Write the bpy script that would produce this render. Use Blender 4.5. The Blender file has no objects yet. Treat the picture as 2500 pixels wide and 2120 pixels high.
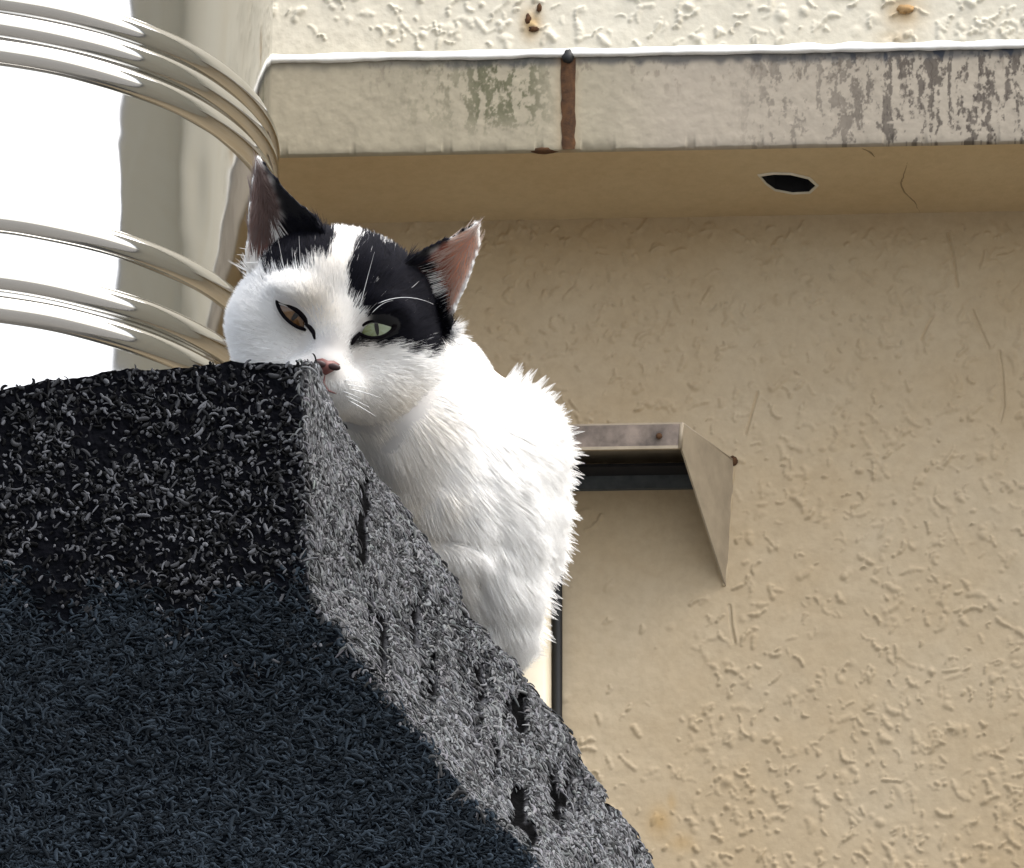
import bpy, bmesh, math, random
import numpy as np
from mathutils import Vector, Matrix, kdtree
from mathutils.geometry import tessellate_polygon

rng = np.random.default_rng(7)
random.seed(7)
sc = bpy.context.scene
COL = sc.collection

# ------------------------------------------------------------------ camera
PITCH = math.radians(22.0)
FPX = 15750.0                       # focal length in photograph pixels (2500 wide)
CAM = np.array([0.0, 0.0, 1.6])
FWD = np.array([0.0, math.cos(PITCH), math.sin(PITCH)])
UP = np.array([0.0, -math.sin(PITCH), math.cos(PITCH)])
RIGHT = np.array([1.0, 0.0, 0.0])
cd = bpy.data.cameras.new('camera')
cam = bpy.data.objects.new('camera', cd)
COL.objects.link(cam)
cam.location = CAM
cam.rotation_euler = (math.pi / 2 + PITCH, 0, 0)
cd.sensor_width = 36.0
cd.lens = 36.0 * FPX / 2500.0
cd.clip_start = 0.05
cd.clip_end = 2000
sc.camera = cam

# ------------------------------------------------------------------ light
SUN_DIR = Vector((0.46, -0.24, 0.86)).normalized()      # towards the sun
SUN_EL = math.asin(SUN_DIR.z)
world = bpy.data.worlds.new('World')
sc.world = world
world.use_nodes = True
nt = world.node_tree
nt.nodes.clear()
wo = nt.nodes.new('ShaderNodeOutputWorld')
bg = nt.nodes.new('ShaderNodeBackground')
sky = nt.nodes.new('ShaderNodeTexSky')
sky.sky_type = 'NISHITA'
sky.sun_disc = False
sky.sun_elevation = SUN_EL
sky.sun_rotation = math.atan2(SUN_DIR.x, SUN_DIR.y)
sky.air_density = 1.0
sky.dust_density = 4.0
hs = nt.nodes.new('ShaderNodeHueSaturation')
hs.inputs['Saturation'].default_value = 0.5
nt.links.new(sky.outputs[0], hs.inputs['Color'])
nt.links.new(hs.outputs[0], bg.inputs[0])
bg.inputs[1].default_value = 0.15
nt.links.new(bg.outputs[0], wo.inputs[0])

sd = bpy.data.lights.new('sun', 'SUN')
sd.energy = 1.15
sd.angle = math.radians(50)
sd.color = (1.0, 0.97, 0.92)
sun = bpy.data.objects.new('sun', sd)
COL.objects.link(sun)
sun.rotation_euler = SUN_DIR.to_track_quat('Z', 'Y').to_euler()
sun.location = (4, 2, 9)

sc.view_settings.view_transform = 'Standard'
sc.view_settings.look = 'None'
sc.view_settings.gamma = 1.0
sc.view_settings.use_curve_mapping = False
sc.view_settings.exposure = 1.34
sc.render.engine = 'CYCLES'
sc.cycles.max_bounces = 10
sc.cycles.diffuse_bounces = 6
sc.cycles.glossy_bounces = 4
sc.cycles.transmission_bounces = 8
try:
    sc.cycles_curves.shape = 'THICK'
except Exception:
    pass

# ------------------------------------------------------------------ helpers
def P(px, py, depth):
    """photograph pixel + forward distance -> world point"""
    px = np.asarray(px, float); py = np.asarray(py, float); depth = np.asarray(depth, float)
    px, py, depth = np.broadcast_arrays(px, py, depth)
    return (CAM + depth[..., None] * FWD + (depth * (px - 1250) / FPX)[..., None] * RIGHT
            - (depth * (py - 1060) / FPX)[..., None] * UP)

def ray_dir(px, py):
    px = np.asarray(px, float); py = np.asarray(py, float)
    px, py = np.broadcast_arrays(px, py)
    return FWD + ((px - 1250) / FPX)[..., None] * RIGHT - ((py - 1060) / FPX)[..., None] * UP

def at_y(px, py, Y):
    d = ray_dir(px, py)
    t = (np.asarray(Y) - CAM[1]) / d[..., 1]
    return CAM + t[..., None] * d

def hash3(i, j, k, seed=0):
    h = (i.astype(np.int64) * 374761393 + j.astype(np.int64) * 668265263 + k.astype(np.int64) * 2147483647 + seed * 1274126177) & 0xffffffff
    h = ((h ^ (h >> 13)) * 1274126177) & 0xffffffff
    h = ((h ^ (h >> 16)) * 2246822519) & 0xffffffff
    return ((h ^ (h >> 15)) & 0xffffff) / float(0xffffff)

def vnoise(p, seed=0):
    """value noise, about -1..1, p: (...,3)"""
    p = np.asarray(p, float)
    f = np.floor(p); r = p - f
    f = f.astype(np.int64)
    w = r * r * r * (r * (r * 6 - 15) + 10)
    out = 0
    for a in (0, 1):
        wa = w[..., 0] if a else 1 - w[..., 0]
        for b in (0, 1):
            wb = w[..., 1] if b else 1 - w[..., 1]
            for c in (0, 1):
                wc = w[..., 2] if c else 1 - w[..., 2]
                out = out + wa * wb * wc * hash3(f[..., 0] + a, f[..., 1] + b, f[..., 2] + c, seed)
    return out * 2 - 1

def fbm(p, octaves=4, seed=0):
    s = 0; a = 1.0; t = 0
    p = np.asarray(p, float)
    for o in range(octaves):
        s = s + a * vnoise(p * 2 ** o + 17.3 * o, seed + o); t += a; a *= 0.55
    return s / t

def sstep(a, b, x):
    t = np.clip((x - a) / (b - a), 0, 1)
    return t * t * (3 - 2 * t)

def wloc(o):
    v = np.zeros(3)
    while o is not None:
        v = v + np.array(o.location); o = o.parent
    return v

def tag(o, label=None, cat=None, group=None, kind=None):
    if label: o['label'] = label
    if cat: o['category'] = cat
    if group: o['group'] = group
    if kind: o['kind'] = kind
    return o

def empty(name, loc):
    o = bpy.data.objects.new(name, None)
    o.empty_display_size = 0.05
    o.location = tuple(loc)
    COL.objects.link(o)
    return o

def mk(name, V, F, mat, parent=None, smooth=True, origin=None, colour=None, floats=None):
    """world-space vertices -> one mesh object"""
    V = np.asarray(V, float).reshape(-1, 3)
    if parent is not None:
        o0 = V.mean(0) if origin is None else np.asarray(origin, float)
        local = o0 - wloc(parent)
    else:
        o0 = np.array([V[:, 0].mean(), V[:, 1].mean(), V[:, 2].min()]) if origin is None else np.asarray(origin, float)
        local = o0
    me = bpy.data.meshes.new(name)
    me.from_pydata((V - o0).tolist(), [], [tuple(int(i) for i in f) for f in F] if not isinstance(F, np.ndarray) else F.tolist())
    me.update()
    if smooth:
        me.polygons.foreach_set('use_smooth', [True] * len(me.polygons))
    if colour is not None:
        a = me.color_attributes.new('tint', 'FLOAT_COLOR', 'POINT')
        c = np.ones((len(V), 4)); c[:, :3] = colour
        a.data.foreach_set('color', c.ravel())
    for k, v in (floats or {}).items():
        a = me.attributes.new(k, 'FLOAT', 'POINT')
        a.data.foreach_set('value', np.asarray(v, float).ravel())
    if mat: me.materials.append(mat)
    ob = bpy.data.objects.new(name, me)
    ob.location = tuple(local)
    COL.objects.link(ob)
    if parent is not None: ob.parent = parent
    return ob

def grid_faces(nr, nc, wrap=False, flip=False):
    r = np.arange(nr - 1)[:, None]; c = np.arange(nc if wrap else nc - 1)[None, :]
    c2 = (c + 1) % nc
    a = r * nc + c; b = r * nc + c2; d = (r + 1) * nc + c2; e = (r + 1) * nc + c
    f = np.stack(np.broadcast_arrays(a, b, d, e), -1).reshape(-1, 4)
    return f[:, ::-1] if flip else f

def box(p0, ex, ey, ez):
    p0 = np.asarray(p0, float); ex, ey, ez = map(lambda v: np.asarray(v, float), (ex, ey, ez))
    V = [p0 + a * ex + b * ey + c * ez for c in (0, 1) for b in (0, 1) for a in (0, 1)]
    F = [(0, 2, 3, 1), (4, 5, 7, 6), (0, 1, 5, 4), (2, 6, 7, 3), (0, 4, 6, 2), (1, 3, 7, 5)]
    return V, F

def join(*parts):
    V = []; F = []
    for v, f in parts:
        n = len(V); V.extend([np.asarray(x, float) for x in v]); F.extend([tuple(int(i) + n for i in q) for q in f])
    return np.array(V), F

def tube(pts, rad, n=8, cap=True):
    pts = np.asarray(pts, float); m = len(pts)
    rad = np.broadcast_to(np.asarray(rad, float), (m,))
    T = np.gradient(pts, axis=0); T /= np.linalg.norm(T, axis=1)[:, None] + 1e-12
    ref = np.array([0, 0, 1.0]) if abs(T[0, 2]) < 0.9 else np.array([1.0, 0, 0])
    V = []
    for i in range(m):
        a = np.cross(T[i], ref); a /= np.linalg.norm(a) + 1e-12
        b = np.cross(T[i], a)
        for k in range(n):
            t = 2 * math.pi * k / n
            V.append(pts[i] + rad[i] * (math.cos(t) * a + math.sin(t) * b))
    F = [tuple(f) for f in grid_faces(m, n, wrap=True).tolist()]
    if cap:
        F.append(tuple(range(n))[::-1]); F.append(tuple(range((m - 1) * n, m * n)))
    return V, F

def hair(name, pts, rad, mat, parent, colour=None):
    """pts (n,k,3) world -> a curves object"""
    n, k, _ = pts.shape
    o0 = wloc(parent) if parent is not None else pts.reshape(-1, 3).mean(0)
    cu = bpy.data.hair_curves.new(name)
    cu.add_curves([k] * n)
    cu.attributes['position'].data.foreach_set('vector', (pts - o0).astype(np.float32).ravel())
    a = cu.attributes.get('radius') or cu.attributes.new('radius', 'FLOAT', 'POINT')
    a.data.foreach_set('value', np.broadcast_to(rad, (n, k)).astype(np.float32).ravel())
    if colour is not None:
        a = cu.attributes.new('tint', 'FLOAT_COLOR', 'CURVE')
        c = np.ones((n, 4), np.float32); c[:, :3] = colour
        a.data.foreach_set('color', c.ravel())
    cu.materials.append(mat)
    ob = bpy.data.objects.new(name, cu)
    COL.objects.link(ob)
    if parent is not None:
        ob.parent = parent
    else:
        ob.location = tuple(o0)
    return ob

# ------------------------------------------------------------------ materials
def new_mat(name):
    m = bpy.data.materials.new(name); m.use_nodes = True
    t = m.node_tree
    b = t.nodes['Principled BSDF']
    return m, t, b

def N(t, kind, **kw):
    n = t.nodes.new(kind)
    for k, v in kw.items():
        if k in n.inputs: n.inputs[k].default_value = v
        else: setattr(n, k, v)
    return n

def plain(name, col, rough=0.7, metal=0.0, var=0.12, scale=60, bump=0.0, bscale=200, bdist=0.001):
    m, t, b = new_mat(name)
    tc = N(t, 'ShaderNodeTexCoord')
    nz = N(t, 'ShaderNodeTexNoise', Scale=scale, Detail=6.0, Roughness=0.6)
    t.links.new(tc.outputs['Object'], nz.inputs['Vector'])
    cr = N(t, 'ShaderNodeValToRGB')
    c = np.array(col)
    cr.color_ramp.elements[0].position = 0.3; cr.color_ramp.elements[1].position = 0.7
    cr.color_ramp.elements[0].color = (*(c * (1 - var)), 1)
    cr.color_ramp.elements[1].color = (*np.clip(c * (1 + var), 0, 1), 1)
    t.links.new(nz.outputs['Fac'], cr.inputs[0])
    t.links.new(cr.outputs[0], b.inputs['Base Color'])
    b.inputs['Roughness'].default_value = rough
    b.inputs['Metallic'].default_value = metal
    if bump:
        n2 = N(t, 'ShaderNodeTexNoise', Scale=bscale, Detail=5.0)
        t.links.new(tc.outputs['Object'], n2.inputs['Vector'])
        bp = N(t, 'ShaderNodeBump', Strength=bump, Distance=bdist)
        t.links.new(n2.outputs['Fac'], bp.inputs['Height'])
        t.links.new(bp.outputs[0], b.inputs['Normal'])
    return m

def tinted(name, rough=0.8, bump=0.0, bscale=300, bdist=0.001, spec=0.3):
    m, t, b = new_mat(name)
    at = N(t, 'ShaderNodeAttribute', attribute_name='tint')
    tc = N(t, 'ShaderNodeTexCoord')
    t.links.new(at.outputs['Color'], b.inputs['Base Color'])
    b.inputs['Roughness'].default_value = rough
    b.inputs['Specular IOR Level'].default_value = spec
    if bump:
        n2 = N(t, 'ShaderNodeTexNoise', Scale=bscale, Detail=6.0)
        t.links.new(tc.outputs['Object'], n2.inputs['Vector'])
        bp = N(t, 'ShaderNodeBump', Strength=bump, Distance=bdist)
        t.links.new(n2.outputs['Fac'], bp.inputs['Height'])
        t.links.new(bp.outputs[0], b.inputs['Normal'])
    return m

def stucco_mat(name, col, col2):
    m, t, b = new_mat(name)
    tc = N(t, 'ShaderNodeTexCoord')
    n1 = N(t, 'ShaderNodeTexNoise', Scale=3.0, Detail=5.0, Roughness=0.6)
    n2 = N(t, 'ShaderNodeTexNoise', Scale=70.0, Detail=6.0, Roughness=0.65)
    for n in (n1, n2): t.links.new(tc.outputs['Object'], n.inputs['Vector'])
    mx = N(t, 'ShaderNodeMix', data_type='RGBA')
    mx.inputs['A'].default_value = (*col, 1); mx.inputs['B'].default_value = (*col2, 1)
    cr = N(t, 'ShaderNodeMapRange'); cr.inputs['From Min'].default_value = 0.35; cr.inputs['From Max'].default_value = 0.65
    t.links.new(n1.outputs['Fac'], cr.inputs['Value'])
    t.links.new(cr.outputs[0], mx.inputs['Factor'])
    mul = N(t, 'ShaderNodeMix', data_type='RGBA', blend_type='MULTIPLY'); mul.inputs['Factor'].default_value = 0.35
    cr2 = N(t, 'ShaderNodeValToRGB')
    cr2.color_ramp.elements[0].position = 0.3; cr2.color_ramp.elements[0].color = (0.72, 0.70, 0.66, 1)
    cr2.color_ramp.elements[1].position = 0.6; cr2.color_ramp.elements[1].color = (1, 1, 1, 1)
    t.links.new(n2.outputs['Fac'], cr2.inputs[0])
    t.links.new(mx.outputs['Result'], mul.inputs['A']); t.links.new(cr2.outputs[0], mul.inputs['B'])
    sa = N(t, 'ShaderNodeAttribute', attribute_name='stain')
    smx = N(t, 'ShaderNodeMix', data_type='RGBA'); smx.inputs['B'].default_value = (0.42, 0.27, 0.10, 1)
    t.links.new(sa.outputs['Fac'], smx.inputs['Factor']); t.links.new(mul.outputs['Result'], smx.inputs['A'])
    t.links.new(smx.outputs['Result'], b.inputs['Base Color'])
    b.inputs['Roughness'].default_value = 0.75
    n3 = N(t, 'ShaderNodeTexNoise', Scale=28.0, Detail=3.0)
    n4 = N(t, 'ShaderNodeTexNoise', Scale=160.0, Detail=4.0)
    for n in (n3, n4): t.links.new(tc.outputs['Object'], n.inputs['Vector'])
    b1 = N(t, 'ShaderNodeBump', Strength=0.35, Distance=0.003)
    b2 = N(t, 'ShaderNodeBump', Strength=0.35, Distance=0.0012)
    t.links.new(n3.outputs['Fac'], b1.inputs['Height'])
    t.links.new(n4.outputs['Fac'], b2.inputs['Height'])
    t.links.new(b1.outputs[0], b2.inputs['Normal'])
    t.links.new(b2.outputs[0], b.inputs['Normal'])
    return m

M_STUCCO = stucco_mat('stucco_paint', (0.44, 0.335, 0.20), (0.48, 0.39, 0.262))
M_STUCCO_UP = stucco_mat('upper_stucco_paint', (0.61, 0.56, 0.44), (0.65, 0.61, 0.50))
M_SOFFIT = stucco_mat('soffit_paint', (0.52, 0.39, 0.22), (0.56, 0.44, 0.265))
M_LEDGE = tinted('ledge_paint', rough=0.75, bump=0.12, bscale=110, bdist=0.0008)
M_BEAD = plain('white_bead_paint', (0.93, 0.92, 0.88), 0.5, var=0.05, scale=80, bump=0.4, bscale=120)
M_RUST = plain('rust', (0.065, 0.028, 0.009), 0.95, var=0.6, scale=90, bump=0.6, bscale=200)
M_DARK = plain('recess_black', (0.008, 0.008, 0.01), 0.9, var=0.3)  # near black colour for the shade inside the drain hole
M_BLACK = plain('plain_black', (0.006, 0.006, 0.006), 0.6, var=0.3)
M_CREAM = plain('cream_plastic', (0.72, 0.64, 0.48), 0.45, var=0.07, scale=25)
M_HOOD = plain('painted_hood_metal', (0.31, 0.255, 0.18), 0.6, var=0.16, scale=35, bump=0.3, bscale=90)
M_HOODF = plain('stained_hood_fascia', (0.17, 0.135, 0.11), 0.7, var=0.75, scale=28, bump=0.3, bscale=90)
M_FLAP = plain('grey_vent_flap', (0.07, 0.08, 0.085), 0.6, var=0.3)
M_GROUND = plain('concrete_ground', (0.15, 0.145, 0.135), 0.9, var=0.2, scale=2, bump=0.4, bscale=30)
M_STEEL = plain('galvanised_steel', (0.45, 0.46, 0.47), 0.4, metal=0.9)

def chrome():
    m, t, b = new_mat('polished_stainless_steel')
    b.inputs['Metallic'].default_value = 1.0
    b.inputs['Roughness'].default_value = 0.09
    b.inputs['Base Color'].default_value = (0.60, 0.59, 0.565, 1)
    tc = N(t, 'ShaderNodeTexCoord')
    n3 = N(t, 'ShaderNodeTexNoise', Scale=5.0, Detail=2.0, Distortion=0.6)
    t.links.new(tc.outputs['Object'], n3.inputs['Vector'])
    b1 = N(t, 'ShaderNodeBump', Strength=0.26, Distance=0.012)
    t.links.new(n3.outputs['Fac'], b1.inputs['Height'])
    t.links.new(b1.outputs[0], b.inputs['Normal'])
    return m
M_CHROME = chrome()

# ================================================================== BUILDING
ALPHA = math.radians(2.6)
W0 = P(1250, 1060, 8.0)
WT = np.array([math.cos(ALPHA), -math.sin(ALPHA), 0.0])     # along the wall
WN = np.array([-math.sin(ALPHA), -math.cos(ALPHA), 0.0])    # out of the wall, to the viewer
ZZ = np.array([0, 0, 1.0])
def wall_pt(px, py, off=0.0):
    d = ray_dir(px, py)
    t = ((W0 + off * WN - CAM) @ WN) / (d @ WN)
    return CAM + t[..., None] * d
def wuv(p):            # world -> (along, up)
    q = np.asarray(p) - W0
    return q @ WT, q @ ZZ
def wp(s, z, off=0.0):   # along, ABSOLUTE z
    s, z, off = np.broadcast_arrays(np.asarray(s, float), np.asarray(z, float), np.asarray(off, float))
    base = W0.copy(); base[2] = 0
    return base + s[..., None] * WT + z[..., None] * ZZ + off[..., None] * WN

Z_SOF_WALL = wall_pt(1500, 535)[2]
# depth of the overhang: same height, pixel row 362
lo, hi = 0.0, 0.6
for _ in range(40):
    mid = (lo + hi) / 2
    if wall_pt(1500, 362, mid)[2] > Z_SOF_WALL: lo = mid
    else: hi = mid
OVER = lo
Z_SOF = Z_SOF_WALL
Z_TOP = wall_pt(1500, 135, OVER)[2]
S0, S1 = -2.6, 3.2
ZH = 8.2

bld = empty('building', wp(0.0, 0.0))
tag(bld, 'cream stuccoed building with a stained concrete ledge and shaded wall behind the cat', 'building')

def quadgrid(s0, s1, z0, z1, off, ns, nz):
    s, z = np.meshgrid(np.linspace(s0, s1, ns), np.linspace(z0, z1, nz))
    return wp(s, z, off).reshape(-1, 3), grid_faces(nz, ns)
# lower wall: solid slab behind the stucco plane
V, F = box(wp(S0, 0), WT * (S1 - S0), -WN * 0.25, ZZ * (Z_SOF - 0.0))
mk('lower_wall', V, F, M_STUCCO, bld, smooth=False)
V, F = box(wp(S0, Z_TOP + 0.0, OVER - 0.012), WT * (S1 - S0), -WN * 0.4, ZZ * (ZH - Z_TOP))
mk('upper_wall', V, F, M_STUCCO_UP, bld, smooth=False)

# soffit with a ragged drain hole cut in it
h0 = wall_pt(0, 0)
def on_soffit(px, py):
    d = ray_dir(px, py); t = (Z_SOF - CAM[2]) / d[..., 2]
    return CAM + t[..., None] * d
def sof_so(p):
    q = p - wp(0, Z_SOF); return q @ WT, q @ WN
hole_px = [(1856, 428), (1890, 423), (1930, 424), (1972, 434), (1992, 452), (1975, 468), (1935, 470), (1893, 462), (1872, 447)]
hs_, ho_ = sof_so(on_soffit(np.array([p[0] for p in hole_px]), np.array([p[1] for p in hole_px])))
outer = [(S0, 0.0), (S1, 0.0), (S1, OVER - 0.006), (S0, OVER - 0.006)]
inner = list(zip(hs_, ho_))
tri = tessellate_polygon([[Vector((a, b, 0)) for a, b in outer], [Vector((a, b, 0)) for a, b in inner]])
allp = outer + inner
V = [wp(a, Z_SOF, b) for a, b in allp]
F = [tuple(t) for t in tri]
# hole walls going up
n0 = len(V)
for a, b in inner: V.append(wp(a, Z_SOF + 0.05, b))
k = len(inner)
for i in range(k): F.append((4 + i, 4 + (i + 1) % k, n0 + (i + 1) % k, n0 + i))
soffit = mk('soffit', V, F, M_SOFFIT, bld, smooth=False)
me = soffit.data
me.materials.append(M_DARK)
for p in me.polygons:
    if p.index >= len(tri): p.material_index = 1  # hole walls coloured black for the shade inside
V = [wp(a, Z_SOF + 0.05, b) for a, b in inner]
mk('drain_hole_bottom', V, [tuple(range(k))], M_DARK, soffit, smooth=False)
# pale chipped rim of the hole
cs, co = np.mean(hs_), np.mean(ho_)
rim = []
for f, dz in ((1.0, 0.0), (1.02, -0.0025), (1.07, -0.0022), (1.12, -0.0003)):
    rim.append(wp(cs + (hs_ - cs) * f, Z_SOF + dz, co + (ho_ - co) * f))
V = np.concatenate(rim); F = grid_faces(4, k, wrap=True)
mk('drain_hole_rim', V, F, M_STUCCO_UP, soffit)

# ledge fascia with painted-on dirt in its colour
ns, nz = 1000, 110
s, z = np.meshgrid(np.linspace(S0, S1, 400), np.linspace(0, 1, nz))
sl, _ = wuv(wall_pt(560, 250, OVER)); sr, _ = wuv(wall_pt(2600, 250, OVER))
cols = np.concatenate([np.linspace(S0, sl, 12)[:-1], np.linspace(sl, sr, ns), np.linspace(sr, S1, 12)[1:]])
s, v = np.meshgrid(cols, np.linspace(0, 1, nz))
HL = Z_TOP - Z_SOF
edge = 0.0025 * (np.exp(-v / 0.03) + np.exp(-(1 - v) / 0.03))
pxs = 560 + (s - sl) / (sr - sl) * 2040
pn = np.stack([s * 60, v * 6, s * 0], -1)
rel = 0.0006 * fbm(np.stack([s * 90, v * HL * 90, 0 * s], -1), 4, 3)
chips = 0.004 * sstep(0.45, 0.7, vnoise(np.stack([s * 70, v * 0, 0 * s], -1), 9)) * np.exp(-v / 0.05)
off = OVER - edge * 0.6 + rel - chips
zz = Z_SOF + v * HL + (0.0012 * fbm(np.stack([s * 40, 0 * s, 0 * s + 5], -1), 3, 8)) * np.exp(-v / 0.08)
V = wp(s, zz, off)
base = np.array([0.325, 0.288, 0.208])
pink = np.array([0.345, 0.30, 0.235])
c = base + (pink - base) * sstep(1400, 1700, pxs)[..., None]
cloud = fbm(np.stack([s * 14, v * 1.3, 0 * s], -1), 4, 21)
c = c * (1 + 0.10 * cloud[..., None])
fine = fbm(np.stack([s * 120, v * HL * 120, 0 * s], -1), 4, 33)
c = c * (1 + 0.10 * fine[..., None])
# streaky mould: warped, vertically stretched noise
wx = s * 105 + 0.9 * fbm(np.stack([s * 45, v * 3.5, 0 * s + 2], -1), 3, 41)
st = fbm(np.stack([wx * 1.25, v * 3.2 + 0.8 * vnoise(np.stack([s * 60, v * 4, 0 * s], -1), 5), 0 * s], -1), 4, 51)
st2 = fbm(np.stack([wx * 1.9, v * 5.0, 0 * s + 9], -1), 4, 61)
ringy = 1 - np.abs(st2) / 0.10
right_w = sstep(1760, 1900, pxs) * (0.55 + 0.45 * sstep(1950, 2250, pxs))
blot = fbm(np.stack([s * 170, v * HL * 120, 0 * s + 3], -1), 4, 55)
blot2 = fbm(np.stack([s * 420, v * HL * 330, 0 * s + 3], -1), 3, 56)
mval = 0.035 + st * 1.0 + blot * 0.55 + blot2 * 0.35 + 0.16 * (v - 0.45) + 0.13 * sstep(2000, 2300, pxs) * vnoise(np.stack([s * 30, 0 * s, 0 * s], -1), 57)
mask_r = np.clip(sstep(0.02, 0.30, mval) * 0.85 + 0.35 * np.clip(ringy, 0, 1) * sstep(0.0, 0.2, mval), 0, 1) * right_w
gl = np.exp(-((pxs - 1270) / 70) ** 2) + 0.8 * np.exp(-((pxs - 1180) / 60) ** 2) + 0.35 * np.exp(-((pxs - 1060) / 90) ** 2)
mask_g = np.clip(sstep(-0.12, 0.22, st * 0.8 + blot * 0.6 + blot2 * 0.3 + 0.25 * (v - 0.5)) * 0.9, 0, 1) * np.clip(gl, 0, 1) * sstep(0.05, 0.45, v)
thin = np.clip(sstep(0.18, 0.42, blot * 0.7 + st2 * 0.5) * 0.55 * sstep(0.35, 1.0, v), 0, 1) * sstep(760, 1000, pxs)
topd = sstep(0.87, 0.95, v + 0.03 * vnoise(np.stack([s * 90, 0 * s, 0 * s], -1), 71)) * (0.35 + 0.45 * sstep(800, 1300, pxs))
for m_, colr in ((thin, (0.14, 0.11, 0.08)), (mask_g * 0.85, (0.060, 0.064, 0.025)), (mask_r * 0.9, (0.050, 0.038, 0.030)), (topd, (0.07, 0.07, 0.07))):
    c = c + (np.array(colr) - c) * m_[..., None]
dark_bits = sstep(0.35, 0.5, vnoise(np.stack([s * 130, v * 9, 0 * s], -1), 81)) * right_w * sstep(0.8, 0.95, v)
c = c + (np.array([0.03, 0.035, 0.045]) - c) * dark_bits[..., None]
# orange bleed round the joint
jb = np.exp(-((pxs - 1388) / 22) ** 2) * 0.7
c = c + (np.array([0.32, 0.22, 0.12]) - c) * jb[..., None]
Vg = V.reshape(-1, 3)
# underside lip and top return
lip = wp(cols, Z_SOF - 0.0008, OVER - 0.009); topr = wp(cols, Z_TOP, OVER - 0.05)
n = len(cols)
Vall = np.concatenate([lip, Vg, topr]); call = np.concatenate([c[0], c.reshape(-1, 3), c[-1]])
ledge = mk('ledge', Vall, grid_faces(nz + 2, n), M_LEDGE, bld, colour=call)
# white bead along the top of the ledge
m = 500
ss = np.linspace(sl - 0.5, sr + 0.5, m)
Vb = []
wob = 0.0014 * fbm(np.stack([ss * 35, 0 * ss, 0 * ss], -1), 3, 91)
thick = 0.0056 * (1 + 0.35 * fbm(np.stack([ss * 30, 0 * ss + 4, 0 * ss], -1), 3, 92))
for kx in range(7):
    bz, bo = [(-1.0, -0.6), (-0.95, 0.75), (-0.7, 1.0), (0.0, 0.78), (0.7, 0.5), (0.95, 0.2), (1.0, -0.8)][kx]
    Vb.append(wp(ss, Z_TOP + 0.004 + wob + thick * bz, OVER + 0.001 + 0.8 * thick * bo))
mk('white_bead', np.concatenate(Vb), grid_faces(7, m), M_BEAD, ledge)
# rusty strap over the joint
s_j0, _ = wuv(wall_pt(1371, 250, OVER)); s_j1, _ = wuv(wall_pt(1404, 250, OVER))
nzj = 40
vv = np.linspace(0, 1, nzj)
Vj = []
for kx in range(6):
    f = kx / 5
    w = 0.0012 * vnoise(np.stack([vv * 14, 0 * vv + kx, 0 * vv], -1), 5)
    Vj.append(wp(s_j0 + (s_j1 - s_j0) * f + w, Z_SOF - 0.001 + vv * HL * 0.98, OVER + 0.001 + 0.0015 * math.sin(math.pi * f)))
mk('rusty_joint_strap', np.concatenate(Vj), grid_faces(6, nzj, flip=True), M_RUST, ledge)
cj = wp((s_j0 + s_j1) / 2, Z_TOP - 0.002, OVER + 0.002)
def blob(c, r, seed=1, nu=14, nvv=9, amp=0.15):
    u, v = np.meshgrid(np.linspace(0, 2 * math.pi, nu, endpoint=False), np.linspace(0.02, math.pi - 0.02, nvv))
    d = np.stack([np.sin(v) * np.cos(u), np.sin(v) * np.sin(u), np.cos(v)], -1)
    rr = 1 + amp * vnoise(d * 2.3, seed)
    r = np.asarray(r, float)
    X = d * rr[..., None]
    L = X[..., :1] * r[0] * WT + X[..., 1:2] * r[1] * WN + X[..., 2:3] * r[2] * ZZ
    return (np.asarray(c) + L).reshape(-1, 3), grid_faces(nvv, nu, wrap=True)
V, F = blob(cj, (0.0075, 0.006, 0.010), 3)
mk('strap_bolt_head', V, F, M_BLACK, ledge)
V, F = blob(wp(s_j0 - 0.022, Z_SOF + 0.001, OVER - 0.006), (0.018, 0.006, 0.004), 6)
mk('rust_scab', V, F, M_RUST, ledge)

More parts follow.
